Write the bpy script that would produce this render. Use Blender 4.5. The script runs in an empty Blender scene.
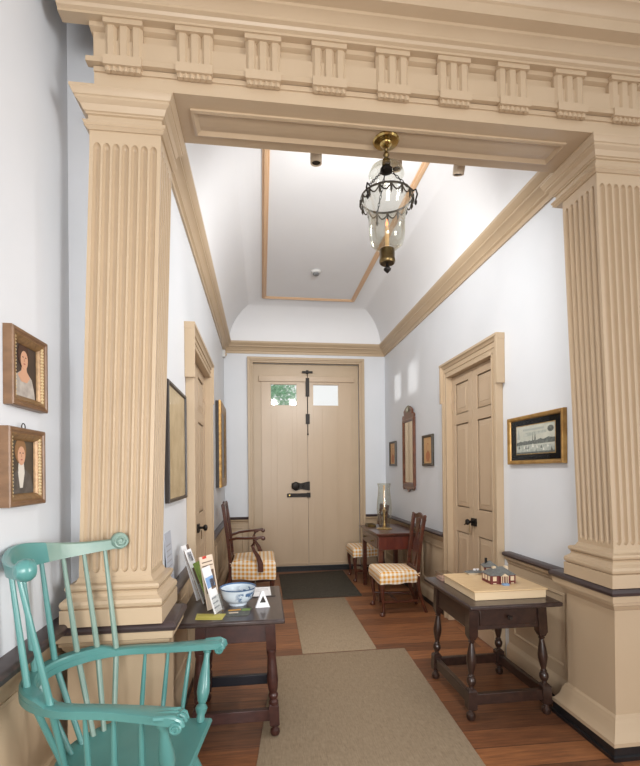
import bpy, bmesh, math, random
from mathutils import Matrix, Vector
from math import pi, sin, cos, radians as R
random.seed(7)
S = bpy.context.scene
COL = S.collection

# ------------------------------------------------------------------ helpers
def lin(c):
    return tuple((v/12.92 if v <= .04045 else ((v+.055)/1.055)**2.4) for v in [x/255 for x in c])+(1,)

class MB:
    """collects shapes and links them as one mesh object"""
    def __init__(s): s.v=[]; s.f=[]; s.m=[]; s.T=Matrix(); s.mi=0
    def add(s, vs, fs):
        b=len(s.v); s.v += [tuple(s.T @ Vector(p)) for p in vs]
        for f in fs: s.f.append(tuple(b+i for i in f)); s.m.append(s.mi)
    def box(s, x0,y0,z0,x1,y1,z1):
        x0,x1=sorted((x0,x1)); y0,y1=sorted((y0,y1)); z0,z1=sorted((z0,z1))
        s.add([(x0,y0,z0),(x1,y0,z0),(x1,y1,z0),(x0,y1,z0),(x0,y0,z1),(x1,y0,z1),(x1,y1,z1),(x0,y1,z1)],
              [(0,3,2,1),(4,5,6,7),(0,1,5,4),(1,2,6,5),(2,3,7,6),(3,0,4,7)])
    def loft(s, rings, closed=True, cap=True):
        n=len(rings[0]); vs=[p for r in rings for p in r]; fs=[]
        for i in range(len(rings)-1):
            for j in range(n if closed else n-1):
                k=(j+1)%n
                fs.append((i*n+j,i*n+k,(i+1)*n+k,(i+1)*n+j))
        if cap and closed:
            fs.append(tuple(reversed(range(n)))); fs.append(tuple(range((len(rings)-1)*n,len(rings)*n)))
        s.add(vs,fs)
    def prism(s, poly, axis, a, b):
        """poly: 2-D points; axis x -> (a,u,v), y -> (u,a,v), z -> (u,v,a)"""
        mk={'x':lambda u,v,w:(w,u,v),'y':lambda u,v,w:(u,w,v),'z':lambda u,v,w:(u,v,w)}[axis]
        s.loft([[mk(u,v,a) for u,v in poly],[mk(u,v,b) for u,v in poly]])
    def lathe(s, prof, c=(0,0,0), n=20, top=None, axis='z', cap=True):
        """prof: (r,z). top: optional point, the axis runs from c to top, z then is 0..1"""
        if top is not None:
            a=Vector(c); d=Vector(top)-a; L=d.length; q=d.to_track_quat('Z','Y').to_matrix()
            P=lambda r,t,z: tuple(a+q@Vector((r*cos(t),r*sin(t),z*L)))
        else:
            ax={'z':lambda u,v,w:(u,v,w),'x':lambda u,v,w:(w,u,v),'y':lambda u,v,w:(v,w,u)}[axis]
            P=lambda r,t,z: tuple(Vector(c)+Vector(ax(r*cos(t),r*sin(t),z)))
        s.loft([[P(max(r,1e-4),2*pi*i/n,z) for i in range(n)] for r,z in prof], True, cap)
    def tube(s, pts, rad, n=10, flat=1.0):
        pts=[Vector(p) for p in pts]; m=len(pts)
        if not isinstance(rad,(list,tuple)): rad=[rad]*m
        rings=[]; up=None
        for i,p in enumerate(pts):
            t=(pts[min(i+1,m-1)]-pts[max(i-1,0)]).normalized()
            if up is None:
                up=Vector((0,0,1)) if abs(t.z)<.9 else Vector((1,0,0))
            a=t.cross(up).normalized(); b=a.cross(t).normalized(); up=b
            rings.append([tuple(p+a*rad[i]*cos(2*pi*k/n)+b*rad[i]*flat*sin(2*pi*k/n)) for k in range(n)])
        s.loft(rings)
    def bar(s, pts, w, h):
        """rectangular section swept along pts; w across (horizontal), h upward; w,h may be lists"""
        pts=[Vector(p) for p in pts]; m=len(pts)
        w=w if isinstance(w,(list,tuple)) else [w]*m; h=h if isinstance(h,(list,tuple)) else [h]*m
        rings=[]
        for i,p in enumerate(pts):
            t=(pts[min(i+1,m-1)]-pts[max(i-1,0)]).normalized()
            up=Vector((0,0,1)) if abs(t.z)<.95 else Vector((1,0,0))
            a=t.cross(up).normalized(); b=a.cross(t).normalized()
            rings.append([tuple(p+a*x*w[i]/2+b*y*h[i]/2) for x,y in ((-1,-1),(1,-1),(1,1),(-1,1))])
        s.loft(rings)
    def sweep(s, path, prof, closed=False, side=1):
        """prof (offset,z) closed outline; path plan points; offset to the left (side=1) of travel"""
        m=len(path); rings=[]
        for i in range(m):
            p=Vector(path[i])
            def nrm(a,b):
                d=(Vector(b)-Vector(a)).normalized(); return Vector((-d.y,d.x))*side
            ns=[]
            if closed or i>0: ns.append(nrm(path[i-1],path[i]))
            if closed or i<m-1: ns.append(nrm(path[i],path[(i+1)%m]))
            n=sum(ns,Vector((0,0)))
            n=n/ (n.dot(ns[0]) if len(ns)==2 else 1)
            rings.append([(p.x+n.x*o,p.y+n.y*o,z) for o,z in prof])
        if closed:
            rings.append(rings[0]); s.loft(rings,True,False)
        else: s.loft(rings)
    def frame(s, w, h, prof):
        """picture frame facing -y: prof (inset, depth) from back outer edge to inner"""
        rings=[]
        for d,o in prof:
            a,b=w/2-d,h/2-d
            rings.append([(-a,-o,-b),(a,-o,-b),(a,-o,b),(-a,-o,b)])
        s.loft(rings,True,False)
    def build(s, name, mat, parent=None, bevel=0, angle=35, sub=0):
        me=bpy.data.meshes.new(name); me.from_pydata(s.v,[],s.f)
        mats=mat if isinstance(mat,(list,tuple)) else [mat]
        for m in mats: me.materials.append(m)
        if len(mats)>1: me.polygons.foreach_set('material_index',s.m)
        bm=bmesh.new(); bm.from_mesh(me); bmesh.ops.recalc_face_normals(bm,faces=bm.faces)
        uv=bm.loops.layers.uv.new('uv')
        for f in bm.faces:
            n=f.normal; k=max(range(3),key=lambda i:abs(n[i]))
            for l in f.loops:
                c=l.vert.co
                l[uv].uv=((c.y,c.z),(c.x,c.z),(c.x,c.y))[k]
        bm.to_mesh(me); bm.free()
        me.polygons.foreach_set('use_smooth',[True]*len(me.polygons)); me.set_sharp_from_angle(angle=R(angle))
        o=bpy.data.objects.new(name,me); COL.objects.link(o)
        if parent: o.parent=parent
        if bevel:
            b=o.modifiers.new('b','BEVEL'); b.width=bevel; b.segments=2; b.limit_method='ANGLE'; b.angle_limit=R(40)
        if sub:
            d=o.modifiers.new('s','SUBSURF'); d.levels=sub; d.render_levels=sub
        return o

def tag(o,label=None,cat=None,group=None,kind=None):
    if label: o['label']=label
    if cat: o['category']=cat
    if group: o['group']=group
    if kind: o['kind']=kind
    return o
def thing(name,label,cat,loc=(0,0,0),rz=0,group=None,kind=None):
    o=bpy.data.objects.new(name,None); COL.objects.link(o); o.location=loc; o.rotation_euler=(0,0,R(rz)); o.empty_display_size=.05
    return tag(o,label,cat,group,kind)
def struct(o): o['kind']='structure'; return o
def dup(root, loc, rz, label, group=None):
    def cp(o,par):
        c=o.copy(); COL.objects.link(c)
        if par: c.parent=par
        for k in [x for x in bpy.data.objects if x.parent==o]: cp(k,c)
        return c
    r=cp(root,None); r.location=loc; r.rotation_euler=(0,0,R(rz)); r['label']=label
    if group: r['group']=group
    return r

# ------------------------------------------------------------------ materials
def mat(name, col, rough=.5, metal=0, var=None, scale=8, stretch=(1,1,1), bump=0, bscale=60, coat=0, spec=.5, detail=4, em=None):
    m=bpy.data.materials.new(name); m.use_nodes=True; nt=m.node_tree; b=nt.nodes['Principled BSDF']
    b.inputs['Base Color'].default_value=lin(col); b.inputs['Roughness'].default_value=rough; b.inputs['Metallic'].default_value=metal
    b.inputs['Coat Weight'].default_value=coat; b.inputs['Specular IOR Level'].default_value=spec
    if var or bump:
        tc=nt.nodes.new('ShaderNodeTexCoord'); mp=nt.nodes.new('ShaderNodeMapping'); mp.inputs['Scale'].default_value=stretch
        nt.links.new(tc.outputs['Object'],mp.inputs[0])
    if var:
        n=nt.nodes.new('ShaderNodeTexNoise'); n.inputs['Scale'].default_value=scale; n.inputs['Detail'].default_value=detail
        nt.links.new(mp.outputs[0],n.inputs['Vector'])
        r=nt.nodes.new('ShaderNodeValToRGB'); r.color_ramp.elements[0].position=.3; r.color_ramp.elements[1].position=.7
        r.color_ramp.elements[0].color=lin(var); r.color_ramp.elements[1].color=lin(col)
        nt.links.new(n.outputs[0],r.inputs[0]); nt.links.new(r.outputs[0],b.inputs['Base Color'])
    if bump:
        n2=nt.nodes.new('ShaderNodeTexNoise'); n2.inputs['Scale'].default_value=bscale; nt.links.new(mp.outputs[0],n2.inputs['Vector'])
        bp=nt.nodes.new('ShaderNodeBump'); bp.inputs['Strength'].default_value=bump; bp.inputs['Distance'].default_value=.01
        nt.links.new(n2.outputs[0],bp.inputs['Height']); nt.links.new(bp.outputs[0],b.inputs['Normal'])
    if em:
        b.inputs['Emission Color'].default_value=lin(em[0]); b.inputs['Emission Strength'].default_value=em[1]
    return m
BEIGE=(190,168,140)
TRIM=mat('beige paint',BEIGE,.38,var=(186,164,136),scale=5,bump=.04,bscale=30)
DOORP=mat('beige door paint',(192,169,142),.33,var=(187,164,137),scale=3,stretch=(2,2,.5),bump=.05,bscale=25)
WALL=mat('pale blue white plaster',(220,223,228),.45,var=(216,220,225),scale=2.5,bump=.06,bscale=9)
CEIL=mat('white ceiling plaster',(230,231,233),.55,var=(227,228,231),scale=2,bump=.05,bscale=7)
CEILTRIM=mat('ceiling moulding paint',(212,176,140),.4)
CAP=mat('dark stained rail wood',(66,52,52),.36,var=(56,44,44),scale=6,stretch=(1,6,6),spec=.6)
BLACK=mat('black skirting paint',(24,24,27),.35,var=(34,34,36),scale=30)
MAHOG=mat('mahogany',(92,48,32),.28,var=(62,30,20),scale=9,stretch=(1,1,5),coat=.3)
MAHOGR=mat('red mahogany',(98,44,32),.28,var=(74,30,22),scale=7,stretch=(5,1,1),coat=.3)
WALNUTM=mat('mirror walnut',(116,72,50),.3,var=(84,48,34),scale=9,coat=.2)
WALNUT=mat('dark walnut',(60,40,32),.3,var=(42,27,22),scale=9,stretch=(4,1,4),coat=.2)
WALNUTT=mat('dark table top',(66,52,49),.3,var=(50,38,36),scale=8,stretch=(4,1,1),coat=.25)
EBON=mat('ebonised rail',(24,25,34),.4)
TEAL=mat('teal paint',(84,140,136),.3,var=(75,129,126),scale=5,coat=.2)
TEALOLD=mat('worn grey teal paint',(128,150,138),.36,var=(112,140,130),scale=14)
BRASS=mat('brass',(190,165,105),.22,1,var=(150,125,75),scale=20)
OLDBRASS=mat('antique brass',(122,104,72),.32,1,var=(90,74,46),scale=25)
IRON=mat('black iron',(38,34,32),.45,.7)
GILT=mat('gilt',(176,138,78),.36,.55,var=(130,98,56),scale=30)
GILTB=mat('bright gilt',(214,184,124),.28,.7,var=(168,134,80),scale=40)
FRAMEB=mat('brown frame wood',(126,94,66),.4,var=(104,76,52),scale=16,stretch=(1,1,2))
DARKF=mat('dark frame',(46,38,34),.35)
PAPER=mat('white paper',(238,238,240),.6)
CANDLE=mat('cream candle wax',(236,196,146),.5)
FLAME=mat('flame',(255,170,120),.5,em=((255,150,100),2.2))
PLASTIC=mat('white plastic',(206,206,204),.4)
GREYP=mat('grey plastic',(120,122,124),.5)
MAPLE=mat('maple board',(224,196,154),.4,var=(214,182,138),scale=5,stretch=(2,9,1))
MAPLEE=mat('maple board edge',(232,208,172),.4)
def flat(name,c,rough=.6): return mat(name,c,rough)

def glass(name,tint=(1,1,1),gl=.04,edge=.35):
    m=bpy.data.materials.new(name); m.use_nodes=True; nt=m.node_tree; nt.nodes.clear()
    o=nt.nodes.new('ShaderNodeOutputMaterial'); t=nt.nodes.new('ShaderNodeBsdfTransparent'); g=nt.nodes.new('ShaderNodeBsdfGlossy')
    t.inputs[0].default_value=tint+(1,); g.inputs['Roughness'].default_value=.04; g.inputs[0].default_value=(.9,.9,.88,1)
    lw=nt.nodes.new('ShaderNodeLayerWeight'); lw.inputs[0].default_value=.3
    mr=nt.nodes.new('ShaderNodeMapRange'); mr.inputs[3].default_value=gl; mr.inputs[4].default_value=edge
    mx=nt.nodes.new('ShaderNodeMixShader')
    nt.links.new(lw.outputs['Facing'],mr.inputs[0]); nt.links.new(mr.outputs[0],mx.inputs[0])
    nt.links.new(t.outputs[0],mx.inputs[1]); nt.links.new(g.outputs[0],mx.inputs[2]); nt.links.new(mx.outputs[0],o.inputs[0])
    return m
GLASS=glass('clear lamp glass',(.93,.93,.90)); PANE=glass('window glass',(.97,.98,.98),.03,.2); ACRYL=glass('clear acrylic',(.93,.93,.92),.05,.3)
PICGLASS=glass('picture glass',(.985,.985,.985),.004,.06)
MIRROR=mat('mirror glass',(225,222,214),.04,1)

def wood_floor():
    m=bpy.data.materials.new('floor boards'); m.use_nodes=True; nt=m.node_tree; b=nt.nodes['Principled BSDF']; N=nt.nodes.new; L=nt.links.new
    tc=N('ShaderNodeTexCoord'); mp=N('ShaderNodeMapping'); mp.inputs['Rotation'].default_value=(0,0,R(1.2)); L(tc.outputs['Object'],mp.inputs[0])
    br=N('ShaderNodeTexBrick'); br.inputs['Scale'].default_value=1; br.inputs['Brick Width'].default_value=2.6; br.inputs['Row Height'].default_value=.155
    br.inputs['Mortar Size'].default_value=.0022; br.inputs['Mortar Smooth'].default_value=.3; br.offset=.37
    br.inputs['Color1'].default_value=(0,0,0,1); br.inputs['Color2'].default_value=(1,1,1,1); br.inputs['Mortar'].default_value=(.5,.5,.5,1)
    L(mp.outputs[0],br.inputs['Vector'])
    st=N('ShaderNodeMapping'); st.inputs['Scale'].default_value=(1.2,14,1); L(mp.outputs[0],st.inputs[0])
    n=N('ShaderNodeTexNoise'); n.inputs['Scale'].default_value=4; n.inputs['Detail'].default_value=6; n.inputs['Roughness'].default_value=.65; L(st.outputs[0],n.inputs['Vector'])
    n3=N('ShaderNodeTexNoise'); n3.inputs['Scale'].default_value=1.7; n3.inputs['Detail'].default_value=3; L(mp.outputs[0],n3.inputs['Vector'])
    r=N('ShaderNodeValToRGB'); e=r.color_ramp.elements; e[0].position=.15; e[0].color=lin((84,54,39)); e[1].position=.85; e[1].color=lin((172,114,72))
    e2=e.new(.5); e2.color=lin((128,83,55))
    a=N('ShaderNodeMath'); a.operation='MULTIPLY_ADD'; a.inputs[1].default_value=.42; L(br.outputs['Color'],a.inputs[0]); L(n.outputs[0],a.inputs[2])
    a2=N('ShaderNodeMath'); a2.operation='MULTIPLY_ADD'; a2.inputs[1].default_value=.35; L(n3.outputs[0],a2.inputs[0]); L(a.outputs[0],a2.inputs[2])
    a3=N('ShaderNodeMath'); a3.operation='SUBTRACT'; a3.inputs[1].default_value=.36; L(a2.outputs[0],a3.inputs[0]); L(a3.outputs[0],r.inputs[0])
    mx=N('ShaderNodeMix'); mx.data_type='RGBA'; mx.inputs[7].default_value=lin((58,38,30)); L(br.outputs['Fac'],mx.inputs[0]); L(r.outputs[0],mx.inputs[6])
    L(mx.outputs[2],b.inputs['Base Color']); b.inputs['Roughness'].default_value=.42
    bp=N('ShaderNodeBump'); bp.inputs['Strength'].default_value=.4; bp.inputs['Distance'].default_value=.004; bp.invert=True; L(br.outputs['Fac'],bp.inputs['Height']); L(bp.outputs[0],b.inputs['Normal'])
    return m
def weave(name,c1,c2,sc=260):
    m=bpy.data.materials.new(name); m.use_nodes=True; nt=m.node_tree; b=nt.nodes['Principled BSDF']; N=nt.nodes.new; L=nt.links.new
    tc=N('ShaderNodeTexCoord'); ck=N('ShaderNodeTexChecker'); ck.inputs['Scale'].default_value=sc; L(tc.outputs['Object'],ck.inputs[0])
    n=N('ShaderNodeTexNoise'); n.inputs['Scale'].default_value=45; n.inputs['Detail'].default_value=8; n.inputs['Roughness'].default_value=.75; L(tc.outputs['Object'],n.inputs['Vector'])
    mp=N('ShaderNodeMapping'); mp.inputs['Scale'].default_value=(60,6,1); L(tc.outputs['Object'],mp.inputs[0])
    n2=N('ShaderNodeTexNoise'); n2.inputs['Scale'].default_value=3; n2.inputs['Detail'].default_value=4; L(mp.outputs[0],n2.inputs['Vector'])
    a=N('ShaderNodeMath'); a.operation='ADD'; L(n.outputs[0],a.inputs[0]); L(n2.outputs[0],a.inputs[1])
    r=N('ShaderNodeValToRGB'); r.color_ramp.elements[0].position=.75; r.color_ramp.elements[1].position=1.25
    mr=N('ShaderNodeMapRange'); mr.inputs[1].default_value=.7; mr.inputs[2].default_value=1.3; L(a.outputs[0],mr.inputs[0])
    mx=N('ShaderNodeMix'); mx.data_type='RGBA'; mx.inputs[6].default_value=lin(c1); mx.inputs[7].default_value=lin(c2); L(mr.outputs[0],mx.inputs[0])
    L(mx.outputs[2],b.inputs['Base Color']); b.inputs['Roughness'].default_value=.9; b.inputs['Specular IOR Level'].default_value=.15
    bp=N('ShaderNodeBump'); bp.inputs['Strength'].default_value=.3; bp.inputs['Distance'].default_value=.003; L(ck.outputs[1],bp.inputs['Height']); L(bp.outputs[0],b.inputs['Normal'])
    return m
def gingham(name,c,w=(244,238,226),n=23):
    m=bpy.data.materials.new(name); m.use_nodes=True; nt=m.node_tree; b=nt.nodes['Principled BSDF']; N=nt.nodes.new; L=nt.links.new
    tc=N('ShaderNodeTexCoord'); sp=N('ShaderNodeSeparateXYZ'); L(tc.outputs['UV'],sp.inputs[0])
    def stripe(o):
        a=N('ShaderNodeMath'); a.operation='MULTIPLY'; a.inputs[1].default_value=n; L(o,a.inputs[0])
        f=N('ShaderNodeMath'); f.operation='FRACT'; L(a.outputs[0],f.inputs[0])
        g=N('ShaderNodeMath'); g.operation='GREATER_THAN'; g.inputs[1].default_value=.5; L(f.outputs[0],g.inputs[0]); return g.outputs[0]
    s=N('ShaderNodeMath'); s.operation='ADD'; L(stripe(sp.outputs[0]),s.inputs[0]); L(stripe(sp.outputs[1]),s.inputs[1])
    h=N('ShaderNodeMath'); h.operation='MULTIPLY'; h.inputs[1].default_value=.5; L(s.outputs[0],h.inputs[0])
    mx=N('ShaderNodeMix'); mx.data_type='RGBA'; mx.inputs[6].default_value=lin(w); mx.inputs[7].default_value=lin(c); L(h.outputs[0],mx.inputs[0])
    L(mx.outputs[2],b.inputs['Base Color']); b.inputs['Roughness'].default_value=.85; b.inputs['Specular IOR Level'].default_value=.2
    return m
FLOOR=wood_floor(); RUG=weave('sisal weave',(144,126,104),(170,152,128)); MAT=weave('dark mat pile',(58,54,48),(88,82,72),180)
GING=gingham('yellow gingham',(220,160,62))

# ------------------------------------------------------------------ camera
C=(450.,320.,470.5); yaw,pitch,roll=.129,.003,-.010; H=1.4
fw=Vector((sin(yaw)*cos(pitch),cos(yaw)*cos(pitch),sin(pitch))); rt=Vector((cos(yaw),-sin(yaw),0)); up=rt.cross(fw)
r2=rt*cos(roll)+up*sin(roll); u2=-rt*sin(roll)+up*cos(roll)
cd=bpy.data.cameras.new('camera'); cam=bpy.data.objects.new('camera',cd); COL.objects.link(cam)
cd.sensor_fit='HORIZONTAL'; cd.sensor_width=36; cd.lens=C[0]/640*36; cd.shift_y=(C[2]-383)/640; cd.clip_start=.02
cam.matrix_world=Matrix(((r2.x,u2.x,-fw.x,0),(r2.y,u2.y,-fw.y,0),(r2.z,u2.z,-fw.z,H),(0,0,0,1)))
S.camera=cam

# ------------------------------------------------------------------ shell
XL,XR,D,XW=-.50,1.77,6.30,-.872
ZC=3.66
m=MB(); m.box(XW-.12,-2.6,-.1,3.6,D+.3,0); struct(m.build('floor',FLOOR))
def wall_x(name,x0,x1,y0,y1,z1,hole=None):
    m=MB()
    if hole:
        a,b,h=hole; m.box(x0,y0,0,x1,a,z1); m.box(x0,b,0,x1,y1,z1); m.box(x0,a,h,x1,b,z1)
    else: m.box(x0,y0,0,x1,y1,z1)
    return struct(m.build(name,WALL))
LD=(3.18,4.19,2.27); RD=(3.20,4.03,2.27)
wall_x('wall_left',XL-.14,XL,2.20,D+.25,3.24,LD)
wall_x('wall_right',XR,XR+.14,2.20,D+.25,3.24,RD)
m=MB(); fa,fb,fh=-.115,1.39,2.925
m.box(XL,D,0,fa,D+.25,3.24); m.box(fb,D,0,XR,D+.25,3.24); m.box(fa,D,fh,fb,D+.25,3.24); struct(m.build('wall_far',WALL))
m=MB(); m.box(XW-.12,-2.6,0,XW,2.20,3.95); struct(m.build('wall_near_left',WALL))
m=MB(); m.box(XW-.12,2.20,0,XL-.14,2.30,3.95); m.box(XR+.14,2.26,0,3.6,2.30,3.95); m.box(XL-.14,2.18,3.06,XR+.14,2.2465,3.95); struct(m.build('wall_arch',WALL))
# coved hall ceiling
m=MB(); rings=[]
for i in range(17):
    t=i/16*pi/2
    ox=.08+(.55-.08)*(1-cos(t)); oy=.08+(.47-.08)*(1-cos(t)); z=3.18+(ZC-3.18)*sin(t)
    rings.append([(XL+ox,2.24,z),(XL+ox,D-oy,z),(XR-ox,D-oy,z),(XR-ox,2.24,z)])
m.loft(rings,False,False)
r=rings[-1]; m.add(r,[(0,1,2,3)])
m.box(XL-.14,2.28,3.70,XR+.14,D+.25,3.78)
m.box(XL-.14,2.28,3.24,XL-.10,D+.25,3.70); m.box(XR+.10,2.28,3.24,XR+.14,D+.25,3.70); m.box(XL-.14,D+.21,3.24,XR+.14,D+.25,3.70)
struct(m.build('ceiling',CEIL))
m=MB(); m.box(XW-.12,-2.6,3.95,3.6,2.40,4.02); struct(m.build('ceiling_near',CEIL))
m=MB(); pr=[(-.027,ZC+.002),(-.027,ZC-.008),(-.021,ZC-.012),(-.015,ZC-.010),(-.010,ZC-.020),(.010,ZC-.020),(.015,ZC-.010),(.021,ZC-.012),(.027,ZC-.008),(.027,ZC+.002)]
m.sweep([(.052,2.30),(.052,5.83),(1.215,5.83),(1.215,2.30)],pr); struct(m.build('trim_1',CEILTRIM))
# hall cornice
CO=[(0,3.046),(.014,3.046),(.014,3.078),(.022,3.084),(.030,3.088),(.030,3.096),(.045,3.115),(.066,3.128),(.072,3.130),(.072,3.142),(.080,3.146),(.098,3.168),(.104,3.176),(.104,3.196),(0,3.196)]
m=MB(); m.sweep([(XL,2.26),(XL,D),(XR,D),(XR,2.26)],CO,side=-1); struct(m.build('trim_2',TRIM))

# dado: rail cap, moulding, panels, skirting along a plan path (room side given by 'side')
def dado(idx,path,side,zt,panels=True,e=0,th=.034):
    m=MB(); m.sweep(path,[(0,zt-.034),(.045+e,zt-th),(.058+e,zt-th+.008),(.062+e,zt-.014),(.056+e,zt-.004),(.048+e,zt),(0,zt)],side=side)
    root=m.build('trim_%d'%idx,CAP); struct(root)
    m=MB(); m.sweep(path,[(0,zt-.034),(.044,zt-.034),(.042,zt-.05),(.030,zt-.062),(.022,zt-.07),(.022,zt-.078),(.014,zt-.088),(.014,.14),(0,.14)],side=side)
    m.sweep(path,[(0,.045),(.034,.045),(.034,.125),(.028,.14),(.02,.15),(.014,.165),(0,.165)],side=side)
    if panels:
        for i in range(len(path)-1):
            a,b=Vector(path[i]),Vector(path[i+1]); L=(b-a).length; d=(b-a)/L; n=Vector((-d.y,d.x))*side
            k=max(1,round(L/.75)); w=L/k
            for j in range(k):
                s0,s1=j*w+.07,(j+1)*w-.07
                if s1-s0<.06: continue
                rg=[]
                for ins,o in ((0,.012),(0,.019),(.012,.022),(.02,.014),(.05,.017),(.06,.021)):
                    q=[(s0+ins,.235+ins),(s1-ins,.235+ins),(s1-ins,zt-.145-ins),(s0+ins,zt-.145-ins)]
                    if s1-s0-2*ins<.01: break
                    rg.append([(a.x+d.x*s+n.x*o,a.y+d.y*s+n.y*o,z) for s,z in q])
                m.loft(rg)
    m.build('wainscot',TRIM,root)
    m=MB(); m.sweep(path,[(0,0),(.038,0),(.038,.045),(0,.045)],side=side); m.build('skirting',BLACK,root)
dado(3,[(XL,2.25),(XL,3.075)],-1,.79); dado(4,[(XL,4.285),(XL,D),(-.185,D)],-1,.79)
dado(5,[(1.46,D),(XR,D),(XR,4.145)],-1,.79); dado(6,[(XR,3.045),(XR,2.36)],-1,.815)
dado(7,[(XW,-2.6),(XW,2.20)],-1,.79,True,.022,.042)

# ------------------------------------------------------------------ doors
def six_panel_leaf(m,y0,y1,z1,xf,dx):
    """leaf with three raised panels; dx=+1 faces -x, front at xf"""
    w=y1-y0; t=.035*dx
    m.box(xf+.012*dx,y0,.01,xf+t,y1,z1)
    st=.075
    zs=[(.14,.85),(1.07,1.82),(1.91,2.19)]
    ed=[.01]+[z for p in zs for z in p]+[z1]
    m.box(xf,y0,.01,xf+.012*dx,y0+st,z1); m.box(xf,y1-st,.01,xf+.012*dx,y1,z1)
    for i in range(0,len(ed),2): m.box(xf,y0+st,ed[i],xf+.012*dx,y1-st,ed[i+1])
    for a,b in zs:
        rg=[]
        for ins,o in ((0,.012),(.008,.012),(.012,.009),(.05,.003),(.052,0.)):
            rg.append([(xf+o*dx,y0+st+ins,a+ins),(xf+o*dx,y1-st-ins,a+ins),(xf+o*dx,y1-st-ins,b-ins),(xf+o*dx,y0+st+ins,b-ins)])
        m.loft(rg)
def side_door(idx,xw,dx,hole,pair=True):
    """dx=+1: wall on the right (casing grows to -x)"""
    a,b,h=hole; root=thing('door_%d'%idx,None,None,(xw,(a+b)/2,0),kind='structure'); cy=(a+b)/2
    X=lambda d:-d*dx
    m=MB(); y0,y1=a-cy,b-cy; cw=.085; ear=.03; hd=.135
    m.box(X(0),y0-cw,.0,X(.04),y0,h+hd); m.box(X(0),y1,.0,X(.04),y1+cw,h+hd); m.box(X(0),y0,h,X(.04),y1,h+hd)
    for q in (-1,1):
        ye=y0-cw if q<0 else y1+cw
        m.box(X(0),ye,h-.23,X(.04),ye+q*ear,h+hd)                   # ears
        m.box(X(.001),ye+q*.0015,0.001,X(.058),ye-q*.022,h-.2285); m.box(X(.001),ye+q*(ear+.0015),h-.2315,X(.066),ye+q*(ear-.028),h+hd-.01)
        yi=y0 if q<0 else y1
        m.box(X(-.03),yi-q*.0015,0,X(.048),yi+q*.012,h+.0105)
        m.box(X(0),yi+q*.045,0,X(.046),yi+q*.053,h+.05)
    m.box(X(-.03),y0-.012,h-.0015,X(.0485),y1+.012,h+.012); m.box(X(0),y0-.05,h+.045,X(.046),y1+.05,h+.053)
    yy0,yy1=y0-cw-ear-.003,y1+cw+ear+.003
    m.prism([(X(0),h+hd-.045),(X(.048),h+hd-.045),(X(.052),h+hd-.034),(X(.062),h+hd-.022),(X(.07),h+hd-.018),(X(.07),h+hd+.002),(X(0),h+hd+.002)],'y',yy0,yy1)
    m.build('casing',TRIM,root,bevel=.002)
    mids=[(y0,-.002),(.002,y1)]
    for p,q in mids:
        m=MB(); six_panel_leaf(m,p+.004,q,h-.004,X(-.008),dx); lf=m.build('leaf',DOORP,root,bevel=.0015)
        s=-1 if p<-.1 else 1
        ye=p+.004 if s<0 else q
        for z in (.35,h-.22):
            k=MB(); k.box(X(-.010),ye-s*.003,z-.1,X(-.003),ye-s*.028,z+.1); k.box(X(-.010),ye-s*.003,z-.02,X(-.0035),ye-s*.075,z+.012); k.build('hinge',DOORP,lf)
            k=MB(); k.lathe([(.006,0),(.008,.01),(.008,.07),(.006,.08)],(X(.0),ye,z-.04),10); k.build('hinge_pin',DOORP,lf)
    k=MB(); k.lathe([(.022,0),(.024,.004),(.022,.006)],(0,0,0),16); k.T=Matrix()
    k=MB()
    k.prism([(-.055,.93),(.02,.93),(.03,.96),(.02,.995),(-.055,.995),(-.06,.96)],'x',X(-.012),X(.006))
    k.lathe([(.010,0),(.010,.03),(.02,.036),(.026,.048),(.022,.060),(.008,.064)] if dx<0 else [(.010,0),(.010,-.03),(.02,-.036),(.026,-.048),(.022,-.060),(.008,-.064)],(X(.004),-.01,.965),16,axis='x')
    k.build('door_knob',IRON,root)
    k=MB(); k.tube([(X(.02),-.005+.05,.955),(X(.035),.06,.945),(X(.035),.085,.93)],.005,8); k.lathe([(.003,0),(.003,.07)],(X(.015),.03,.87),8); k.build('key',OLDBRASS,root)
    return root
side_door(1,XL,-1,LD); side_door(2,XR,1,RD)

# far entrance double door
root=thing('door_3',None,None,(.642,D,0),kind='structure'); cx=.642
m=MB()
x0,x1,zt=-.182-cx,1.457-cx,2.995; w=.075
def casprof(a,b,q):  # a outer edge x, q direction inward
    m.box(a,0,0,a+q*w,-.03,zt-.001); m.box(a-q*.001,0,0,a+q*.032,-.055,zt-.002); m.box(a+q*.024,0,0,a+q*.042,-.042,zt-.032); m.box(a+q*(w-.014),0,0,a+q*w,-.04,zt-w+.014)
casprof(x0,0,1); casprof(x1,0,-1)
m.box(x0+w,0,zt-w,x1-w,-.03,zt); m.box(x0-.002,0,zt-.032,x1+.002,-.056,zt+.001); m.box(x0+.032,0,zt-.05,x1-.032,-.042,zt-.032); m.box(x0+w,0,zt-w,x1-w,-.04,zt-w+.014)
m.build('casing',TRIM,root,bevel=.003)
j0,j1,jz=fa-cx+.0,fb-cx-.0,fh; l0,l1,lz=.004-cx,1.286-cx,2.745; yd=.05
m=MB(); m.box(j0,yd+.015,0,l0,.12,jz); m.box(l1,yd+.015,0,j1,.12,jz); m.box(l0,yd+.0155,lz,l1,.12,jz-.001); m.build('jamb',TRIM,root)
m=MB(); m.box(l0-.035,yd-.022,2.675,l1+.035,yd+.012,2.755); m.build('head_batten',DOORP,root,bevel=.004)
seam=.652-cx
panes=[(.139-cx,.501-cx),(.738-cx,1.10-cx)]; pz=(2.345,2.64)
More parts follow.
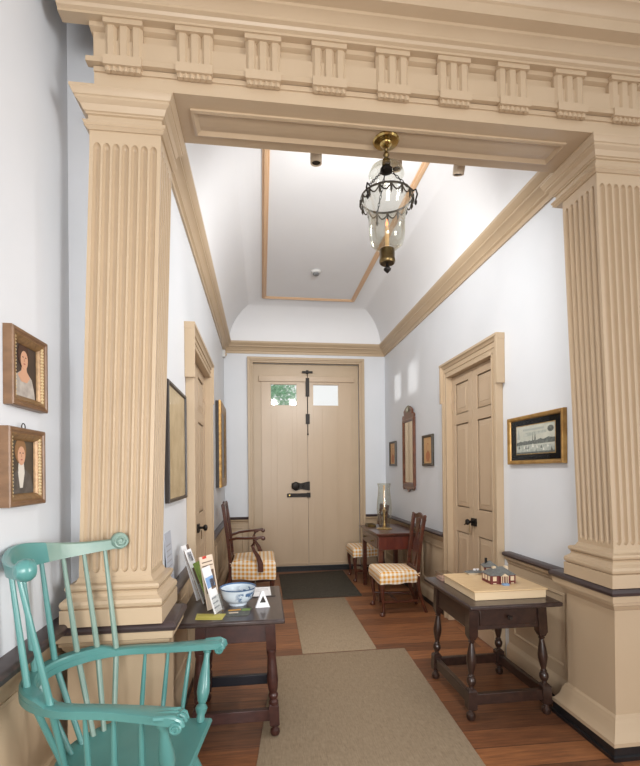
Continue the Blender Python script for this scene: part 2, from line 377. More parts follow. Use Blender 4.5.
for (p,q),(a,b) in zip(((l0,seam-.002),(seam+.002,l1)),panes):
    m=MB(); z0=.075
    m.box(p,yd,z0,a,yd+.05,lz); m.box(b,yd,z0,q,yd+.05,lz); m.box(a,yd,z0,b,yd+.05,pz[0]); m.box(a,yd,pz[1],b,yd+.05,lz)
    nb=3
    for i in range(1,nb):
        xx=p+(q-p)*i/nb; m.box(xx-.003,yd-.0025,z0,xx+.003,yd,pz[0]-.02)
    m.box(p,yd-.012,.10,q,yd,.115)
    lf=m.build('leaf',DOORP,root,bevel=.002)
    k=MB(); k.box(a,yd+.022,pz[0],b,yd+.026,pz[1]); k.build('pane',PANE,lf)
m=MB(); m.box(l0,yd-.012,0,l1,.25,.03); m.box(l0,yd-.01,.03,l1,yd+.03,.07); m.build('threshold',BLACK,root)
# tall surface bolt on the seam
m=MB(); bx=seam+.002
m.lathe([(.006,1.93),(.006,2.82)],(bx,yd-.018,0),8); m.box(bx-.075,yd-.03,2.80,bx+.075,yd,2.825); m.box(bx-.018,yd-.02,2.79,bx+.018,yd,2.84)
m.box(bx-.026,yd-.024,2.47,bx+.026,yd,2.73); m.box(bx-.028,yd-.024,2.08,bx+.028,yd,2.22); m.lathe([(.010,1.92),(.012,1.935),(.006,1.95)],(bx,yd-.018,0),8)
m.build('surface_bolt',IRON,root)
m=MB()
m.T=Matrix.Translation((seam,0,1.2))@Matrix.Diagonal((1.18,1,1.18,1))@Matrix.Translation((-seam,0,-1.2))
m.prism([(seam-.2,1.175),(seam-.15,1.145),(seam-.09,1.165),(seam-.0,1.15),(seam+.02,1.15),(seam+.02,1.255),(seam,1.255),(seam-.09,1.235),(seam-.15,1.255),(seam-.2,1.235)],'y',yd-.02,yd)
m.lathe([(.018,0),(.018,-.02),(.038,-.03),(.046,-.048),(.036,-.066),(.01,-.072)],(seam-.155,yd-.01,1.205),18,axis='y')
m.lathe([(.012,0),(.012,-.03),(.008,-.035)],(seam-.06,yd-.02,1.2),12,axis='y'); m.box(seam-.03,yd-.04,1.17,seam+.015,yd,1.235)
m.build('door_latch',IRON,root)
m=MB(); m.box(seam-.30,yd-.022,1.048,seam+.03,yd,1.10); m.box(seam-.02,yd-.03,1.04,seam+.03,yd,1.108); lk=m.build('rim_lock',IRON,root,bevel=.002)
m=MB(); m.lathe([(.010,0),(.010,-.004)],(seam-.265,yd-.022,1.076),12,axis='y'); m.build('keyhole_plate',BRASS,lk)

# ------------------------------------------------------------------ archway: piers and entablature
def fluted_ring(rect,nf,ns,z,d,dx,dy,wf=1):
    """outline of a square shaft with flutes on -y, +x/-x sides; d depth"""
    x0,y0,x1,y1=rect; pts=[]
    def side(ax,ay,bx,by,n,inx,iny):
        L=math.hypot(bx-ax,by-ay)
        pts.append((ax,ay)); sp=1/(n+.6) if n else 1
        for i in range(n):
            c=(i+.8)*sp; hw=sp*.39*wf
            for k in range(9):
                t=-1+2*k/8; u=c+t*hw; dep=d*math.sqrt(max(0,1-t*t))
                pts.append((ax+(bx-ax)*u+inx*dep,ay+(by-ay)*u+iny*dep))
    side(x0,y0,x1,y0,nf,0,1); side(x1,y0,x1,y1,ns[1],-1,0); side(x1,y1,x0,y1,0,0,-1); side(x0,y1,x0,y0,ns[0],1,0)
    return [(px+dx,py+dy,z) for px,py in pts]
def pier(name,label,rect,lean,zb,zsh0,zsh1,ped,capx,nf,ns,capback,bp):
    root=thing(name,label,'column',(0,0,0))
    x0,y0,x1,y1=rect
    # shaft
    m=MB(); rings=[]; lx=lambda z:lean*(z-zsh0)/(zsh1-zsh0)
    e0,e1=zsh0+.018,zsh1-.050
    rings.append(fluted_ring(rect,nf,ns,zsh0-.002,0,lx(zsh0),0,.05))
    for k in range(7):
        t=k/6*pi/2; rings.append(fluted_ring(rect,nf,ns,e0+.022*(1-cos(t)),.020*sin(t),lx(e0),0,max(.05,sin(t))))
    for k in range(7):
        t=k/6*pi/2; rings.append(fluted_ring(rect,nf,ns,e1-.022+.022*sin(t),.020*cos(t),lx(e1),0,max(.05,cos(t))))
    rings.append(fluted_ring(rect,nf,ns,zsh1+.1,0,lx(zsh1),0,.05))
    m.loft(rings); m.build('shaft',TRIM,root,angle=50)
    # capital
    l=lean; q0=.03; cr=[(x0+l,y0),(x1+l,y0),(x1+l,capback),(x0+l,capback)]
    h=3.004-zsh1; z=lambda t:zsh1+h*t
    pf=[(-.02,z(.0)),(.006,z(0)),(.012,z(.04)),(.018,z(.07)),(.014,z(.11)),(.022,z(.17)),(.022,z(.20)),(.004,z(.22)),(.004,z(.40)),(.012,z(.42)),(.012,z(.46)),(.018,z(.48)),(.022,z(.54)),(.028,z(.62)),(.040,z(.68)),(.043,z(.70)),(.043,z(.76)),(.048,z(.78)),(.056,z(.90)),(.060,z(.93)),(.060,z(1.)),(-.02,z(1.))]
    m=MB(); m.sweep(cr,pf,closed=True,side=-1); m.build('capital',TRIM,root,angle=25)
    # base
    br=[(x0,y0),(x1,y0),(x1,y1),(x0,y1)]; h=zsh0-zb; z=lambda t:zb+h*t
    tor=lambda c,a,zc,b:[(c+a*cos(q),z(zc)+h*b*sin(q)) for q in (-pi/2,-pi/4,0,pi/4,pi/2)]
    pf=[(-.02,zb),(bp,zb),(bp,z(.36))]+tor(bp-.011,.012,.47,.10)+[(bp-.012,z(.58)),(bp-.020,z(.61)),(bp-.026,z(.67)),(bp-.023,z(.72)),(bp-.018,z(.73))]+tor(bp-.024,.010,.81,.07)+[(.014,z(.89)),(.008,z(.92)),(.002,z(1.)),(-.02,z(1))]
    m=MB(); m.sweep(br,pf,closed=True,side=-1); m.build('base',TRIM,root,angle=25)
    # pedestal with dark cap
    px0,py0,px1,py1=ped; pr=[(px0,py0),(px1,py0),(px1,py1),(px0,py1)]
    m=MB(); m.sweep(pr,[(-.05,zb-.04),(capx-.012,zb-.04),(capx,zb-.033),(capx+.003,zb-.02),(capx-.004,zb-.008),(capx-.014,zb-.002),(-.05,zb+.004)],closed=True,side=-1)
    m.box(px0+.04,py0+.04,zb-.04,px1-.04,py1-.04,zb+.003); m.build('rail_cap',CAP,root)
    c=capx; q=zb-.04
    m=MB(); m.sweep(pr,[(-.02,q),(c-.012,q),(c-.014,q-.03),(c*.45,q-.038),(c*.45,q-.052),(c*.3,q-.058),(c*.25,q-.066),(0,q-.085),(0,.19),(.012,.18),(.016,.165),(.022,.155),(.03,.12),(.05,.09),(.058,.085),(.058,.066),(-.02,.066)],closed=True,side=-1)
    m.build('pedestal',TRIM,root,angle=28)
    m=MB(); m.sweep(pr,[(-.02,0),(.062,0),(.066,.022),(.056,.026),(.056,.066),(-.02,.066)],closed=True,side=-1); m.build('plinth',BLACK,root)
    return root
pier('fluted_pier','tall beige fluted square column on pedestal right of the hall archway',(1.708,2.005,2.068,2.255),-.070,.825,1.005,2.853,(1.715,2.012,2.10,2.36),.066,9,(6,6),2.30,.050)
pier('fluted_pier','tall beige fluted square column behind the teal armchair, left of the archway',(-.765,2.005,-.474,2.235),.058,.775,.965,2.855,(-.815,2.012,-.422,2.20),.055,7,(6,6),2.235,.056)

root=thing('trim_8',None,None,(0,-.05,-.045),kind='structure')
ex0,ex1=-.68,3.3
m=MB(); m.box(ex0+.01,2.005,3.05,ex1,2.295,3.245); m.box(ex0+.01,2.03,3.245,ex1,2.295,3.95)
m.box(ex0+.01,1.998,3.105,ex1,2.005,3.125)
m.build('architrave',TRIM,root)
m=MB(); m.prism([(1.978,3.128),(2.01,3.128),(2.04,3.152),(2.04,3.157),(1.982,3.152)],'x',ex0-.015,ex1); m.build('taenia',TRIM,root)
# frieze: band above metopes, recess panels
m=MB(); m.box(ex0,2.028,3.15,ex1,2.06,3.34); m.prism([(2.01,3.302),(2.028,3.294),(2.06,3.294),(2.06,3.33),(2.008,3.33)],'x',ex0-.01,ex1); m.build('frieze',TRIM,root)
tx=[-.551+.2872*i for i in range(-0,12)]
for x in tx:
    w=.075; y=1.995; yb=2.03
    out=[(x-w,yb),(x-w,y+.012),(x-w+.013,y)]
    for c in (-.026,.026):
        out+=[(x+c-.013,y),(x+c,y+.016),(x+c+.013,y)]
    out+=[(x+w-.013,y),(x+w,y+.012),(x+w,yb)]
    m=MB(); m.prism(out,'z',3.152,3.302)
    m.box(x-w-.003,1.985,3.300,x+w+.003,2.03,3.332)
    # regula and guttae
    m.box(x-w,1.972,3.118,x+w,2.01,3.156)
    for k in range(6):
        gx=x-w+.016+k*(2*w-.032)/5
        m.lathe([(.010,3.098),(.008,3.118)],(gx,1.988,0),8)
    m.box(x-w+.004,1.985,3.103,x+w-.004,2.006,3.118)
    m.build('triglyph',TRIM,root)
# crowning cornice
m=MB(); CP=[(2.03,3.320),(1.978,3.320),(1.978,3.330),(1.966,3.336),(1.960,3.346),(1.945,3.352),(1.945,3.362),(1.925,3.380),(1.912,3.385),(1.912,3.398),(1.866,3.404),(1.866,3.450),(1.858,3.455),(1.850,3.470),(1.83,3.486),(1.82,3.490),(1.82,3.515),(1.77,3.56),(1.75,3.64),(1.74,3.99),(2.03,3.99)]
m.prism(CP,'x',-.80,ex1); m.build('crown_cornice',TRIM,root,angle=25)
# raised moulding on the soffit
m=MB(); rg=[]
sx0,sx1,sy0,sy1=-.297,1.501,2.08,2.235
for ins,dz in ((0,0),(0,.010),(.012,.014),(.022,.006),(.03,.002),(.06,.007),(.066,.007)):
    rg.append([(sx0+ins,sy0+ins,3.052-dz),(sx1-ins,sy0+ins,3.052-dz),(sx1-ins,sy1-ins,3.052-dz),(sx0+ins,sy1-ins,3.052-dz)])
m.loft(rg); m.build('soffit_panel',TRIM,root)
# ------------------------------------------------------------------ rugs
def rug(name,label,pts,t,matl,cat):
    m=MB(); c=Vector((sum(p[0] for p in pts)/4,sum(p[1] for p in pts)/4)); rg=[]
    for z,k in ((.001,0),(t-.002,0),(t,.004)):
        rg.append([(p[0]-c.x-k*(1 if p[0]>c.x else -1),p[1]-c.y-k*(1 if p[1]>c.y else -1),z) for p in pts])
    m.loft(rg); o=m.build(name,matl); o.location=(c.x,c.y,0); return tag(o,label,cat)
rug('door_mat','dark charcoal door mat on the boards before the double door',[(.221,4.95),(1.108,4.97),(1.122,6.26),(.219,6.16)],.010,MAT,'mat')
rug('sisal_runner','narrow beige sisal runner between the dark mat and the wide runner',[(.299,3.452),(.884,3.46),(.898,4.925),(.32,4.90)],.007,RUG,'rug')
rug('sisal_runner','wide beige sisal runner in the foreground between the two dark tables',[(-.13,1.2),(1.0,1.2),(1.105,3.446),(.081,3.434)],.004,RUG,'rug')

# ------------------------------------------------------------------ tavern tables
def tavern(label,name,X0,X1,Y0,Y1,feet,zt,legprof,drawer,topmat,wood,backrail,lift=0):
    fx0,fx1,fy0,fy1=feet; cx,cy=(X0+X1)/2,(Y0+Y1)/2
    t=thing(name,label,'table',(cx,cy,0))
    m=MB(); m.box(X0-cx,Y0-cy,zt-.026,X1-cx,Y1-cy,zt); m.build('tabletop',topmat,t,bevel=.008)
    sp=.022; za=zt-.026; ah=.135
    tops={}; b=.026
    for ix,fx in ((-1,fx0),(1,fx1)):
        for iy,fy in ((-1,fy0),(1,fy1)):
            x,y=fx-cx,fy-cy; tx,ty=x-ix*sp,y-iy*sp
            P=lambda z,x=x,y=y,tx=tx,ty=ty:(x+(tx-x)*z/za,y+(ty-y)*z/za)
            tops[ix,iy]=P
            m=MB()
            def blk(z0,z1,b):
                a,c=P(z0),P(z1); ch=.01
                def rg(p,z,b): return [(p[0]-b,p[1]-b,z),(p[0]+b,p[1]-b,z),(p[0]+b,p[1]+b,z),(p[0]-b,p[1]+b,z)]
                m.loft([rg(a,z0,b*.6),rg(P(z0+.012),z0+.012,b),rg(P(z1-.012),z1-.012,b),rg(c,z1,b*.6)])
            blk(.055,.175,b); 
            a,c=P(za-ah-.05),P(za)
            m.loft([[(p[0]+u*b*s,p[1]+v*b*s,z) for u,v in ((-1,-1),(1,-1),(1,1),(-1,1))] for p,z,s in ((P(za-ah-.055),za-ah-.055,.6),(P(za-ah-.03),za-ah-.03,1),(c,za,1))])
            q0,q1=P(.17),P(za-ah-.05)
            m.lathe(legprof,(q0[0],q0[1],.165),16,top=(q1[0],q1[1],za-ah-.045))
            q=P(0); lf=lift if ix>0 else 0; m.lathe([(.012,lf),(.022,lf+.006),(.026,.022),(.024,.036),(.014,.046),(.012,.06)],(q[0],q[1],0),16)
            m.build('leg',wood,t)
    def rail(k1,k2,z0,z1,th,name,mt,par=t):
        m=MB(); n=[]
        for z in (z0,z1):
            a,c=Vector(tops[k1](z)),Vector(tops[k2](z)); d=(c-a).normalized(); p=Vector((-d.y,d.x))*th/2; a2=a+d*b*.9; c2=c-d*b*.9
            n.append([(a2.x-p.x,a2.y-p.y,z),(c2.x-p.x,c2.y-p.y,z),(c2.x+p.x,c2.y+p.y,z),(a2.x+p.x,a2.y+p.y,z)])
        m.loft(n); return m.build(name,mt,par,bevel=.003)
    za2=za-ah
    for k1,k2 in (((-1,-1),(1,-1)),((-1,1),(1,1)),((-1,-1),(-1,1)),((1,-1),(1,1))):
        rail(k1,k2,za2,za,.03,'apron',wood)
        rail(k1,k2,.085,.145,.03,'stretcher',backrail if (backrail and k1==(-1,1)) else wood)
    if drawer:
        m=MB(); a,c=tops[-1,-1](za-.06),tops[1,-1](za-.06)
        m.box(a[0]+b+.012,a[1]-.022,za-.112,c[0]-b-.012,a[1]-.0,za-.018); dr=m.build('drawer',wood,t,bevel=.003)
        m=MB(); m.lathe([(.005,0),(.005,-.012),(.012,-.018),(.014,-.026),(.008,-.034)],((a[0]+c[0])/2,a[1]-.02,za-.066),14,axis='y'); m.build('knob',DARKF,dr)
    return t
bal=[(.020,0),(.022,.02),(.014,.04),(.013,.07),(.020,.10),(.026,.16),(.024,.22),(.015,.26),(.020,.275),(.015,.29),(.013,.32),(.018,.38),(.026,.52),(.027,.60),(.022,.72),(.015,.86),(.013,.90),(.020,.93),(.014,.95),(.022,1.)]
tavern('dark walnut table with turned legs and drawer, carrying the model houses','tavern_table',1.114,1.661,2.315,3.02,(1.151,1.607,2.40,2.915),.66,bal,True,WALNUTT,WALNUT,None)
bal2=[(.024,0),(.026,.06),(.018,.10),(.026,.15),(.026,.19),(.020,.22),(.026,.30),(.030,.45),(.027,.62),(.024,.80),(.022,.92),(.027,.96),(.026,1.)]
tavern('dark table by the left wall covered with leaflets and a blue and white bowl','tavern_table',-.432,.110,2.275,2.955,(-.345,.058,2.41,2.84),.66,bal2,False,WALNUTT,mat('dark red brown wood',(70,40,34),.34,var=(52,28,25),scale=8,stretch=(3,1,4)),EBON,.0045)

# ------------------------------------------------------------------ model houses on their board
BX0,BX1,BY0,BY1=1.183,1.632,2.408,2.855
t=thing('display_board','pale maple display board with raised rim lying on the walnut table','board',((BX0+BX1)/2,(BY0+BY1)/2,.66)); hx,hy=(BX1-BX0)/2,(BY1-BY0)/2
m=MB(); m.box(-hx+.008,-hy+.008,.001,hx-.008,hy-.008,.05); m.build('box_side',MAPLEE,t,bevel=.002)
m=MB(); m.box(-hx,-hy,.046,hx,hy,.056); m.build('board_top',MAPLE,t,bevel=.003)
BRICK=flat('model brick',(112,52,48)); SLATE=mat('model slate',(116,117,114),.6,var=(96,98,96),scale=60); CREAM=flat('model cream',(226,206,176)); STEPB=flat('model blue step',(130,164,204))
def hip(m,x0,y0,x1,y1,z0,z1,ov):
    a=min(x1-x0,y1-y0)/2*.9
    x0-=ov;y0-=ov;x1+=ov;y1+=ov
    cy=(y0+y1)/2; cx=(x0+x1)/2
    if x1-x0>=y1-y0: rd=[(x0+a+ov,cy,z1),(x1-a-ov,cy,z1)]; fs=[(0,1,5,4),(1,2,5),(2,3,4,5),(3,0,4),(3,2,1,0)]
    else: rd=[(cx,y0+a+ov,z1),(cx,y1-a-ov,z1)]; fs=[(0,1,4),(1,2,5,4),(2,3,5),(3,0,4,5),(3,2,1,0)]
    m.add([(x0,y0,z0),(x1,y0,z0),(x1,y1,z0),(x0,y1,z0)]+rd,fs)
def model_house(name,label,loc,rz,w,d,h,roof,detail):
    t=thing(name,label,'model house',loc,rz,'model buildings on the board')
    m=MB(); m.box(-w/2,-d/2,.0005,w/2,d/2,h)
    if detail: m.box(-w*.16,-d/2-.012,.0005,w*.16,-d/2,h)
    m.build('brick_walls',BRICK,t)
    m=MB(); hip(m,-w/2,-d/2,w/2,d/2,h,h+roof,.006)
    if detail: m.prism([(-w*.2,h),(w*.2,h),(0,h+roof*.45)],'y',-d/2-.018,0)
    m.build('roof',SLATE,t)
    wn=[-.36,.36] if detail else [-.25,.25]
    for u in wn:
        m=MB(); m.box(u*w-.011,-d/2-.0025,h*.38,u*w+.011,-d/2+.001,h*.9); m.build('window',CREAM,t)
        if detail:
            m=MB(); m.box(u*w-.009,-d/2-.0025,.002,u*w+.009,-d/2+.001,h*.16); m.build('window',CREAM,t)
    for v in (-.28,.02,.3):
        m=MB(); m.box(-w/2-.0025,v*d-.01,h*.35,-w/2+.001,v*d+.01,h*.88); m.build('window',CREAM,t)
    if detail:
        m=MB()
        for u in (-.13,-.05,.05,.13): m.lathe([(.003,h*.2),(.003,h*.98)],(u*w,-d/2-.016,0),8)
        m.prism([(-w*.15,h*.97),(w*.15,h*.97),(0,h*1.28)],'y',-d/2-.021,-d/2-.012); m.build('portico',CREAM,t)
        m=MB(); m.box(-.016,-d/2-.04,.0005,.016,-d/2-.012,.010); m.box(-.02,-d/2-.032,.0005,.02,-d/2-.012,.006); m.build('steps',STEPB,t)
        for u in (-.2,.3):
            m=MB(); m.box(u*w-.009,-.012,h+roof*.5,u*w+.009,.008,h+roof*1.05); m.build('dormer',CREAM,t)
    else:
        m=MB(); m.box(-w*.35,-.006,h,-w*.35+.014,.008,h+roof+.018); m.build('chimney',IRON,t)
    return t
zb=.716
model_house('model_house','miniature brick mansion with grey hipped roof, columned porch and blue steps',(1.432,2.595,zb),0,.155,.115,.052,.042,True)
model_house('model_house','smaller miniature brick house with black chimney behind the mansion model',(1.478,2.79,zb),-14,.085,.085,.056,.034,False)
t=thing('model_outbuilding','low miniature outbuilding with flat grey roof and white chimneys, left of the small brick house','model house',(1.385,2.82,zb),0,'model buildings on the board')
m=MB(); m.box(-.05,-.025,.0005,.05,.025,.012); m.build('wall',CREAM,t)
m=MB(); hip(m,-.05,-.025,.05,.025,.012,.026,.008); m.build('roof',SLATE,t)
for u in (-.005,.018):
    m=MB(); m.box(u,-.006,.018,u+.014,.006,.034); m.build('chimney',PAPER,t)
t=thing('sign_holder','clear acrylic box with a pinkish base at the far end of the walnut table','sign holder',(1.225,2.93,.66))
m=MB(); m.box(-.035,-.05,.001,.035,.05,.018); m.build('base_block',flat('pink beige block',(190,156,140)),t)
m=MB(); 
m.box(-.042,-.056,.018,.042,-.053,.05); m.box(-.042,.053,.018,.042,.056,.05); m.box(-.042,-.053,.018,-.039,.053,.05); m.box(.039,-.053,.018,.042,.053,.05)
m.build('acrylic_wall',ACRYL,t)

# ------------------------------------------------------------------ chairs (local: faces +x)
def cushion(m,pts_fn,z0,z1,rnd=.03,n=7):
    """loft of outlines; pts_fn(inset)->outline"""
    rg=[[(x,y,z0) for x,y in pts_fn(0)]]
    for k in range(n):
        t=k/(n-1)*pi/2; rg.append([(x,y,z1-rnd+rnd*sin(t)) for x,y in pts_fn(rnd*(1-cos(t)))])
    m.loft(rg)
def cab_leg(m,x,y,zt,dx,dy):
    """cabriole leg with pad foot"""
    pts=[(.0,zt,.030),(.004,zt-.05,.030),(.014,zt-.10,.027),(.012,zt-.17,.020),(.002,zt*.32,.014),(-.003,zt*.18,.0125),(.002,zt*.09,.013),(.010,.035,.016),(.014,.026,.024),(.014,.012,.029),(.012,.0,.022)]
    n=12
    m.loft([[(x+dx*o+r*cos(2*pi*k/n),y+dy*o*.6+r*sin(2*pi*k/n),z) for k in range(n)] for o,z,r in pts])
def rear_post(m,y,zt,lean,w=.034,sp=0,b0=0):
    P=lambda z:-.235+b0-(.08*((.28-z)/.28)**1.5 if z<.28 else 0)-(lean*((z-.42)/(zt-.42))**1.4 if z>.42 else 0)
    zs=[0,.08,.18,.28,.36,.45,.55,.65,.75,.85,zt]
    rg=[]
    for z in zs:
        yy=y+(sp*(z-.42)/(zt-.42) if z>.42 else 0); ww=w*(1 if z>.1 else .9)
        rg.append([(P(z)-ww/2,yy-ww/2,z),(P(z)+ww/2,yy-ww/2,z),(P(z)+ww/2,yy+ww/2,z),(P(z)-ww/2,yy+ww/2,z)])
    m.loft(rg); return P
def chair(name,label,loc,rz,sw,zs,zt,arms=False,skirt=.10,cabriole=True):
    t=thing(name,label,'chair',loc,rz)
    hw=sw/2; bw=hw*.74; fx=.235 if arms else .20; bx0=0 if arms else .035
    def outline(i,g=0.):
        return [(fx+g-i,-hw-g+i),(fx+g-i,hw+g-i),(0,hw*.93+g-i),(-.215+bx0-g*.3+i,bw+g-i),(-.215+bx0-g*.3+i,-bw-g+i),(0,-hw*.93-g+i)]
    m=MB(); m.prism(outline(.012),'z',zs-.12,zs-.045); m.build('seat_frame',MAHOG,t)
    m=MB(); 
    rnd=.03
    rg=[]
    zb=zs-skirt-.035
    N=10
    def dense(i,g):
        o=outline(i,g); out=[]
        for a in range(6):
            p,q=o[a],o[(a+1)%6]
            for k in range(N): out.append((p[0]+(q[0]-p[0])*k/N,p[1]+(q[1]-p[1])*k/N))
        return out
    def wave(pts,z,amp,dz):
        return [(x,y,z+amp*sin(j*1.7)+dz*sin(j*.6)) for j,(x,y) in enumerate(pts)]
    rg.append(wave(dense(.004,.008),zb,.0,.004)); rg.append(wave(dense(0,.011),zb+.04,0,0)); rg.append(wave(dense(0,.008),zs-.04,0,0))
    for k in range(7):
        q=k/6*pi/2; rg.append(wave(dense(.04*(1-cos(q)),.006),zs-.035+.035*sin(q),0,0))
    m.loft(rg,True,False)
    top=rg[-1]; c=(0,0,zs+.012); mid=[((x*.55),(y*.55),zs+.010) for x,y,z in top]
    m.loft([top,mid],True,False); m.add(mid+[c],[(i,(i+1)%len(mid),len(mid)) for i in range(len(mid))])
    cov=m.build('seat_cover',GING,t,angle=60)
    for s in (-1,1):
        m=MB(); 
        bx,by=-.20+bx0,s*(bw+.014)
        for a in ((.0,.05,-.02),(-.01,.045,.01)): m.tube([(bx,by,zs-.03),(bx-.01,by+s*.02,zs-.035),(bx+a[0]-.02,by+s*a[1],zs-.03+a[2])],.005,6)
        m.build('tie',GING,cov)
    for s in (-1,1):
        m=MB()
        if cabriole: cab_leg(m,fx-.035,s*(hw-.035),zs-.05,1,s)
        else: m.box(fx-.06,s*(hw-.05)-.022,0,fx-.016,s*(hw-.05)+.022,zs-.05)
        m.build('leg',MAHOG,t)
        m=MB(); P=rear_post(m,s*(bw-.02),zt-.02,.07,.034,s*.012,bx0); m.build('rear_post',MAHOG,t,bevel=.004)
    yb=bw-.02+.012; X=lambda z:P(z)
    # crest rail: serpentine with a centre lift and ears
    m=MB(); n=21; rg=[]
    for k in range(n):
        u=-1+2*k/(n-1); y=u*(yb+.028)
        lift=.020*math.exp(-(u/.28)**2)+.010*math.exp(-((abs(u)-1)/.15)**2)
        thn=.020; lo=zt-.06+.012*cos(u*pi); hi=zt-.018+lift
        xx=X(zt-.04)-.010*(1-u*u)
        rg.append([(xx-thn/2,y,lo),(xx+thn/2,y,lo),(xx+thn/2,y,hi),(xx-thn/2,y,hi)])
    m.loft(rg); m.build('crest_rail',MAHOG,t,bevel=.004)
    # vase splat
    m=MB(); rg=[]
    prof=[(0,.045),(.05,.05),(.08,.036),(.14,.030),(.25,.05),(.38,.072),(.52,.062),(.66,.036),(.78,.034),(.88,.052),(1,.062)]
    z0=zs-.03
    for q,w in prof:
        z=z0+(zt-.05-z0)*q; xx=X(z)-.012*sin(q*pi)
        rg.append([(xx-.006,-w,z),(xx+.006,-w,z),(xx+.006,w,z),(xx-.006,w,z)])
    m.loft(rg); m.build('splat',MAHOG,t)
    m=MB(); m.box(-.25+bx0,-bw+.02,zs-.06,-.222+bx0,bw-.02,zs+.015); m.build('rear_rail',MAHOG,t)
    # stretchers
    for s in (-1,1):
        m=MB(); a=(fx-.035,s*(hw-.035),.13); b=(-.24+bx0,s*(bw-.02),.12); m.lathe([(.009,0),(.012,.1),(.014,.3),(.011,.5),(.014,.7),(.012,.9),(.009,1)],a,10,top=b); m.build('stretcher',MAHOG,t)
    m=MB(); m.lathe([(.009,0),(.013,.25),(.014,.5),(.013,.75),(.009,1)],(.02,-hw+.06,.127),10,top=(.02,hw-.06,.127)); m.build('stretcher',MAHOG,t)
    if arms:
        for s in (-1,1):
            m=MB(); za=.715
            pts=[(X(za)+.01,s*(bw-.02),za-.03),(-.16,s*(bw+.02),za-.005),(-.06,s*(hw-.005),za),(.04,s*(hw+.02),za+.004),(.11,s*(hw+.015),za+.010)]
            m.bar(pts,[.03,.034,.044,.048,.040],[.028,.026,.024,.024,.03]); m.lathe([(.008,-.022),(.022,-.018),(.024,0),(.022,.018),(.008,.022)],(.115,s*(hw+.012),za-.002),14,axis='y')
            m.build('arm',MAHOG,t,bevel=.005)
            m=MB(); ps=[(.085,s*(hw+.022),zs-.11),(.085,s*(hw+.024),zs-.03),(.060,s*(hw+.024),zs+.05),(.022,s*(hw+.02),zs+.11),(.005,s*(hw+.018),zs+.16),(.02,s*(hw+.016),za-.02),(.06,s*(hw+.014),za)]
            m.bar(ps,.034,[.058,.056,.044,.032,.030,.032,.03]); m.build('arm_support',MAHOG,t,bevel=.006)
    return t
near=chair('side_chair','mahogany side chair with yellow checked seat, facing the hall in front of the side table',(1.322,4.43,0),180,.44,.43,.975,skirt=.085)
dup(near,(1.345,5.82,0),180,'mahogany side chair with checked seat in the far right corner beyond the side table')
chair('armchair','mahogany armchair with long yellow checked cover against the left wall',(-.105,5.06,0),0,.62,.475,1.085,arms=True,skirt=.165)

# ------------------------------------------------------------------ mahogany side table
TX0,TX1,TY0,TY1,tz=1.205,1.70,4.665,5.51,.735
t=thing('side_table','red mahogany side table with brass knobs standing under the tall mirror','table',((TX0+TX1)/2,(TY0+TY1)/2,0)); hx,hy=(TX1-TX0)/2,(TY1-TY0)/2
m=MB(); m.box(-hx,-hy,tz-.02,hx,hy,tz); m.box(-hx+.018,-hy+.018,tz-.036,hx-.018,hy-.018,tz-.02); m.build('tabletop',MAHOG,t,bevel=.005)
m=MB(); m.box(-hx+.03,-hy+.03,tz-.18,hx-.03,hy-.03,tz-.036); m.build('apron',MAHOGR,t,bevel=.002)
m=MB(); m.box(-hx+.024,-hy+.08,tz-.165,-hx+.034,hy-.08,tz-.05); dr=m.build('drawer',MAHOG,t,bevel=.003)
for y in (-hy*.42,hy*.42):
    m=MB(); m.lathe([(.014,0),(.014,-.003),(.006,-.005),(.006,-.014),(.013,-.02),(.013,-.027),(.006,-.032)],(-hx+.024,y,tz-.108),14,axis='x'); m.build('knob',OLDBRASS,dr)
for sx in (-1,1):
    for sy in (-1,1):
        x,y=sx*(hx-.05),sy*(hy-.05); m=MB(); m.loft([[(x+u*b,y+v*b,z) for u,v in ((-1,-1),(1,-1),(1,1),(-1,1))] for z,b in ((0,.020),(.07,.021),(.072,.026),(.082,.026),(.084,.022),(tz-.17,.024))]); m.build('leg',MAHOG,t)
# hurricane candle lamp
t=thing('hurricane_lamp','brass candlestick under a tall clear glass hurricane shade on the side table','candle lamp',(1.40,5.06,tz))
m=MB(); m.lathe([(.001,.001),(.088,.001),(.09,.006),(.08,.012),(.03,.016),(.014,.03),(.018,.05),(.010,.07),(.009,.13),(.016,.15),(.010,.165),(.014,.19),(.024,.215),(.024,.225),(.001,.225)],n=24); m.build('candlestick',GILTB,t)
m=MB(); m.lathe([(.010,.225),(.010,.50),(.004,.505)],n=14); m.build('candle',CANDLE,t)
m=MB(); pf=[(.060,.013),(.066,.06),(.080,.14),(.088,.23),(.083,.31),(.072,.41),(.068,.47),(.078,.525)]
m.lathe(pf+[(r-.003,z) for r,z in reversed(pf)],n=32,cap=False); m.build('glass_shade',GLASS,t)
t=thing('snuffer_tray','low brass tray behind the hurricane lamp on the side table','tray',(1.30,5.32,tz))
m=MB(); m.box(-.05,-.08,.001,.05,.08,.006); m.build('tray_base',OLDBRASS,t)
m=MB(); 
for a in ((-.05,-.08,.05,-.076),(-.05,.076,.05,.08),(-.05,-.076,-.046,.076),(.046,-.076,.05,.076)): m.box(a[0],a[1],.006,a[2],a[3],.03)
m.build('tray_rim',OLDBRASS,t)

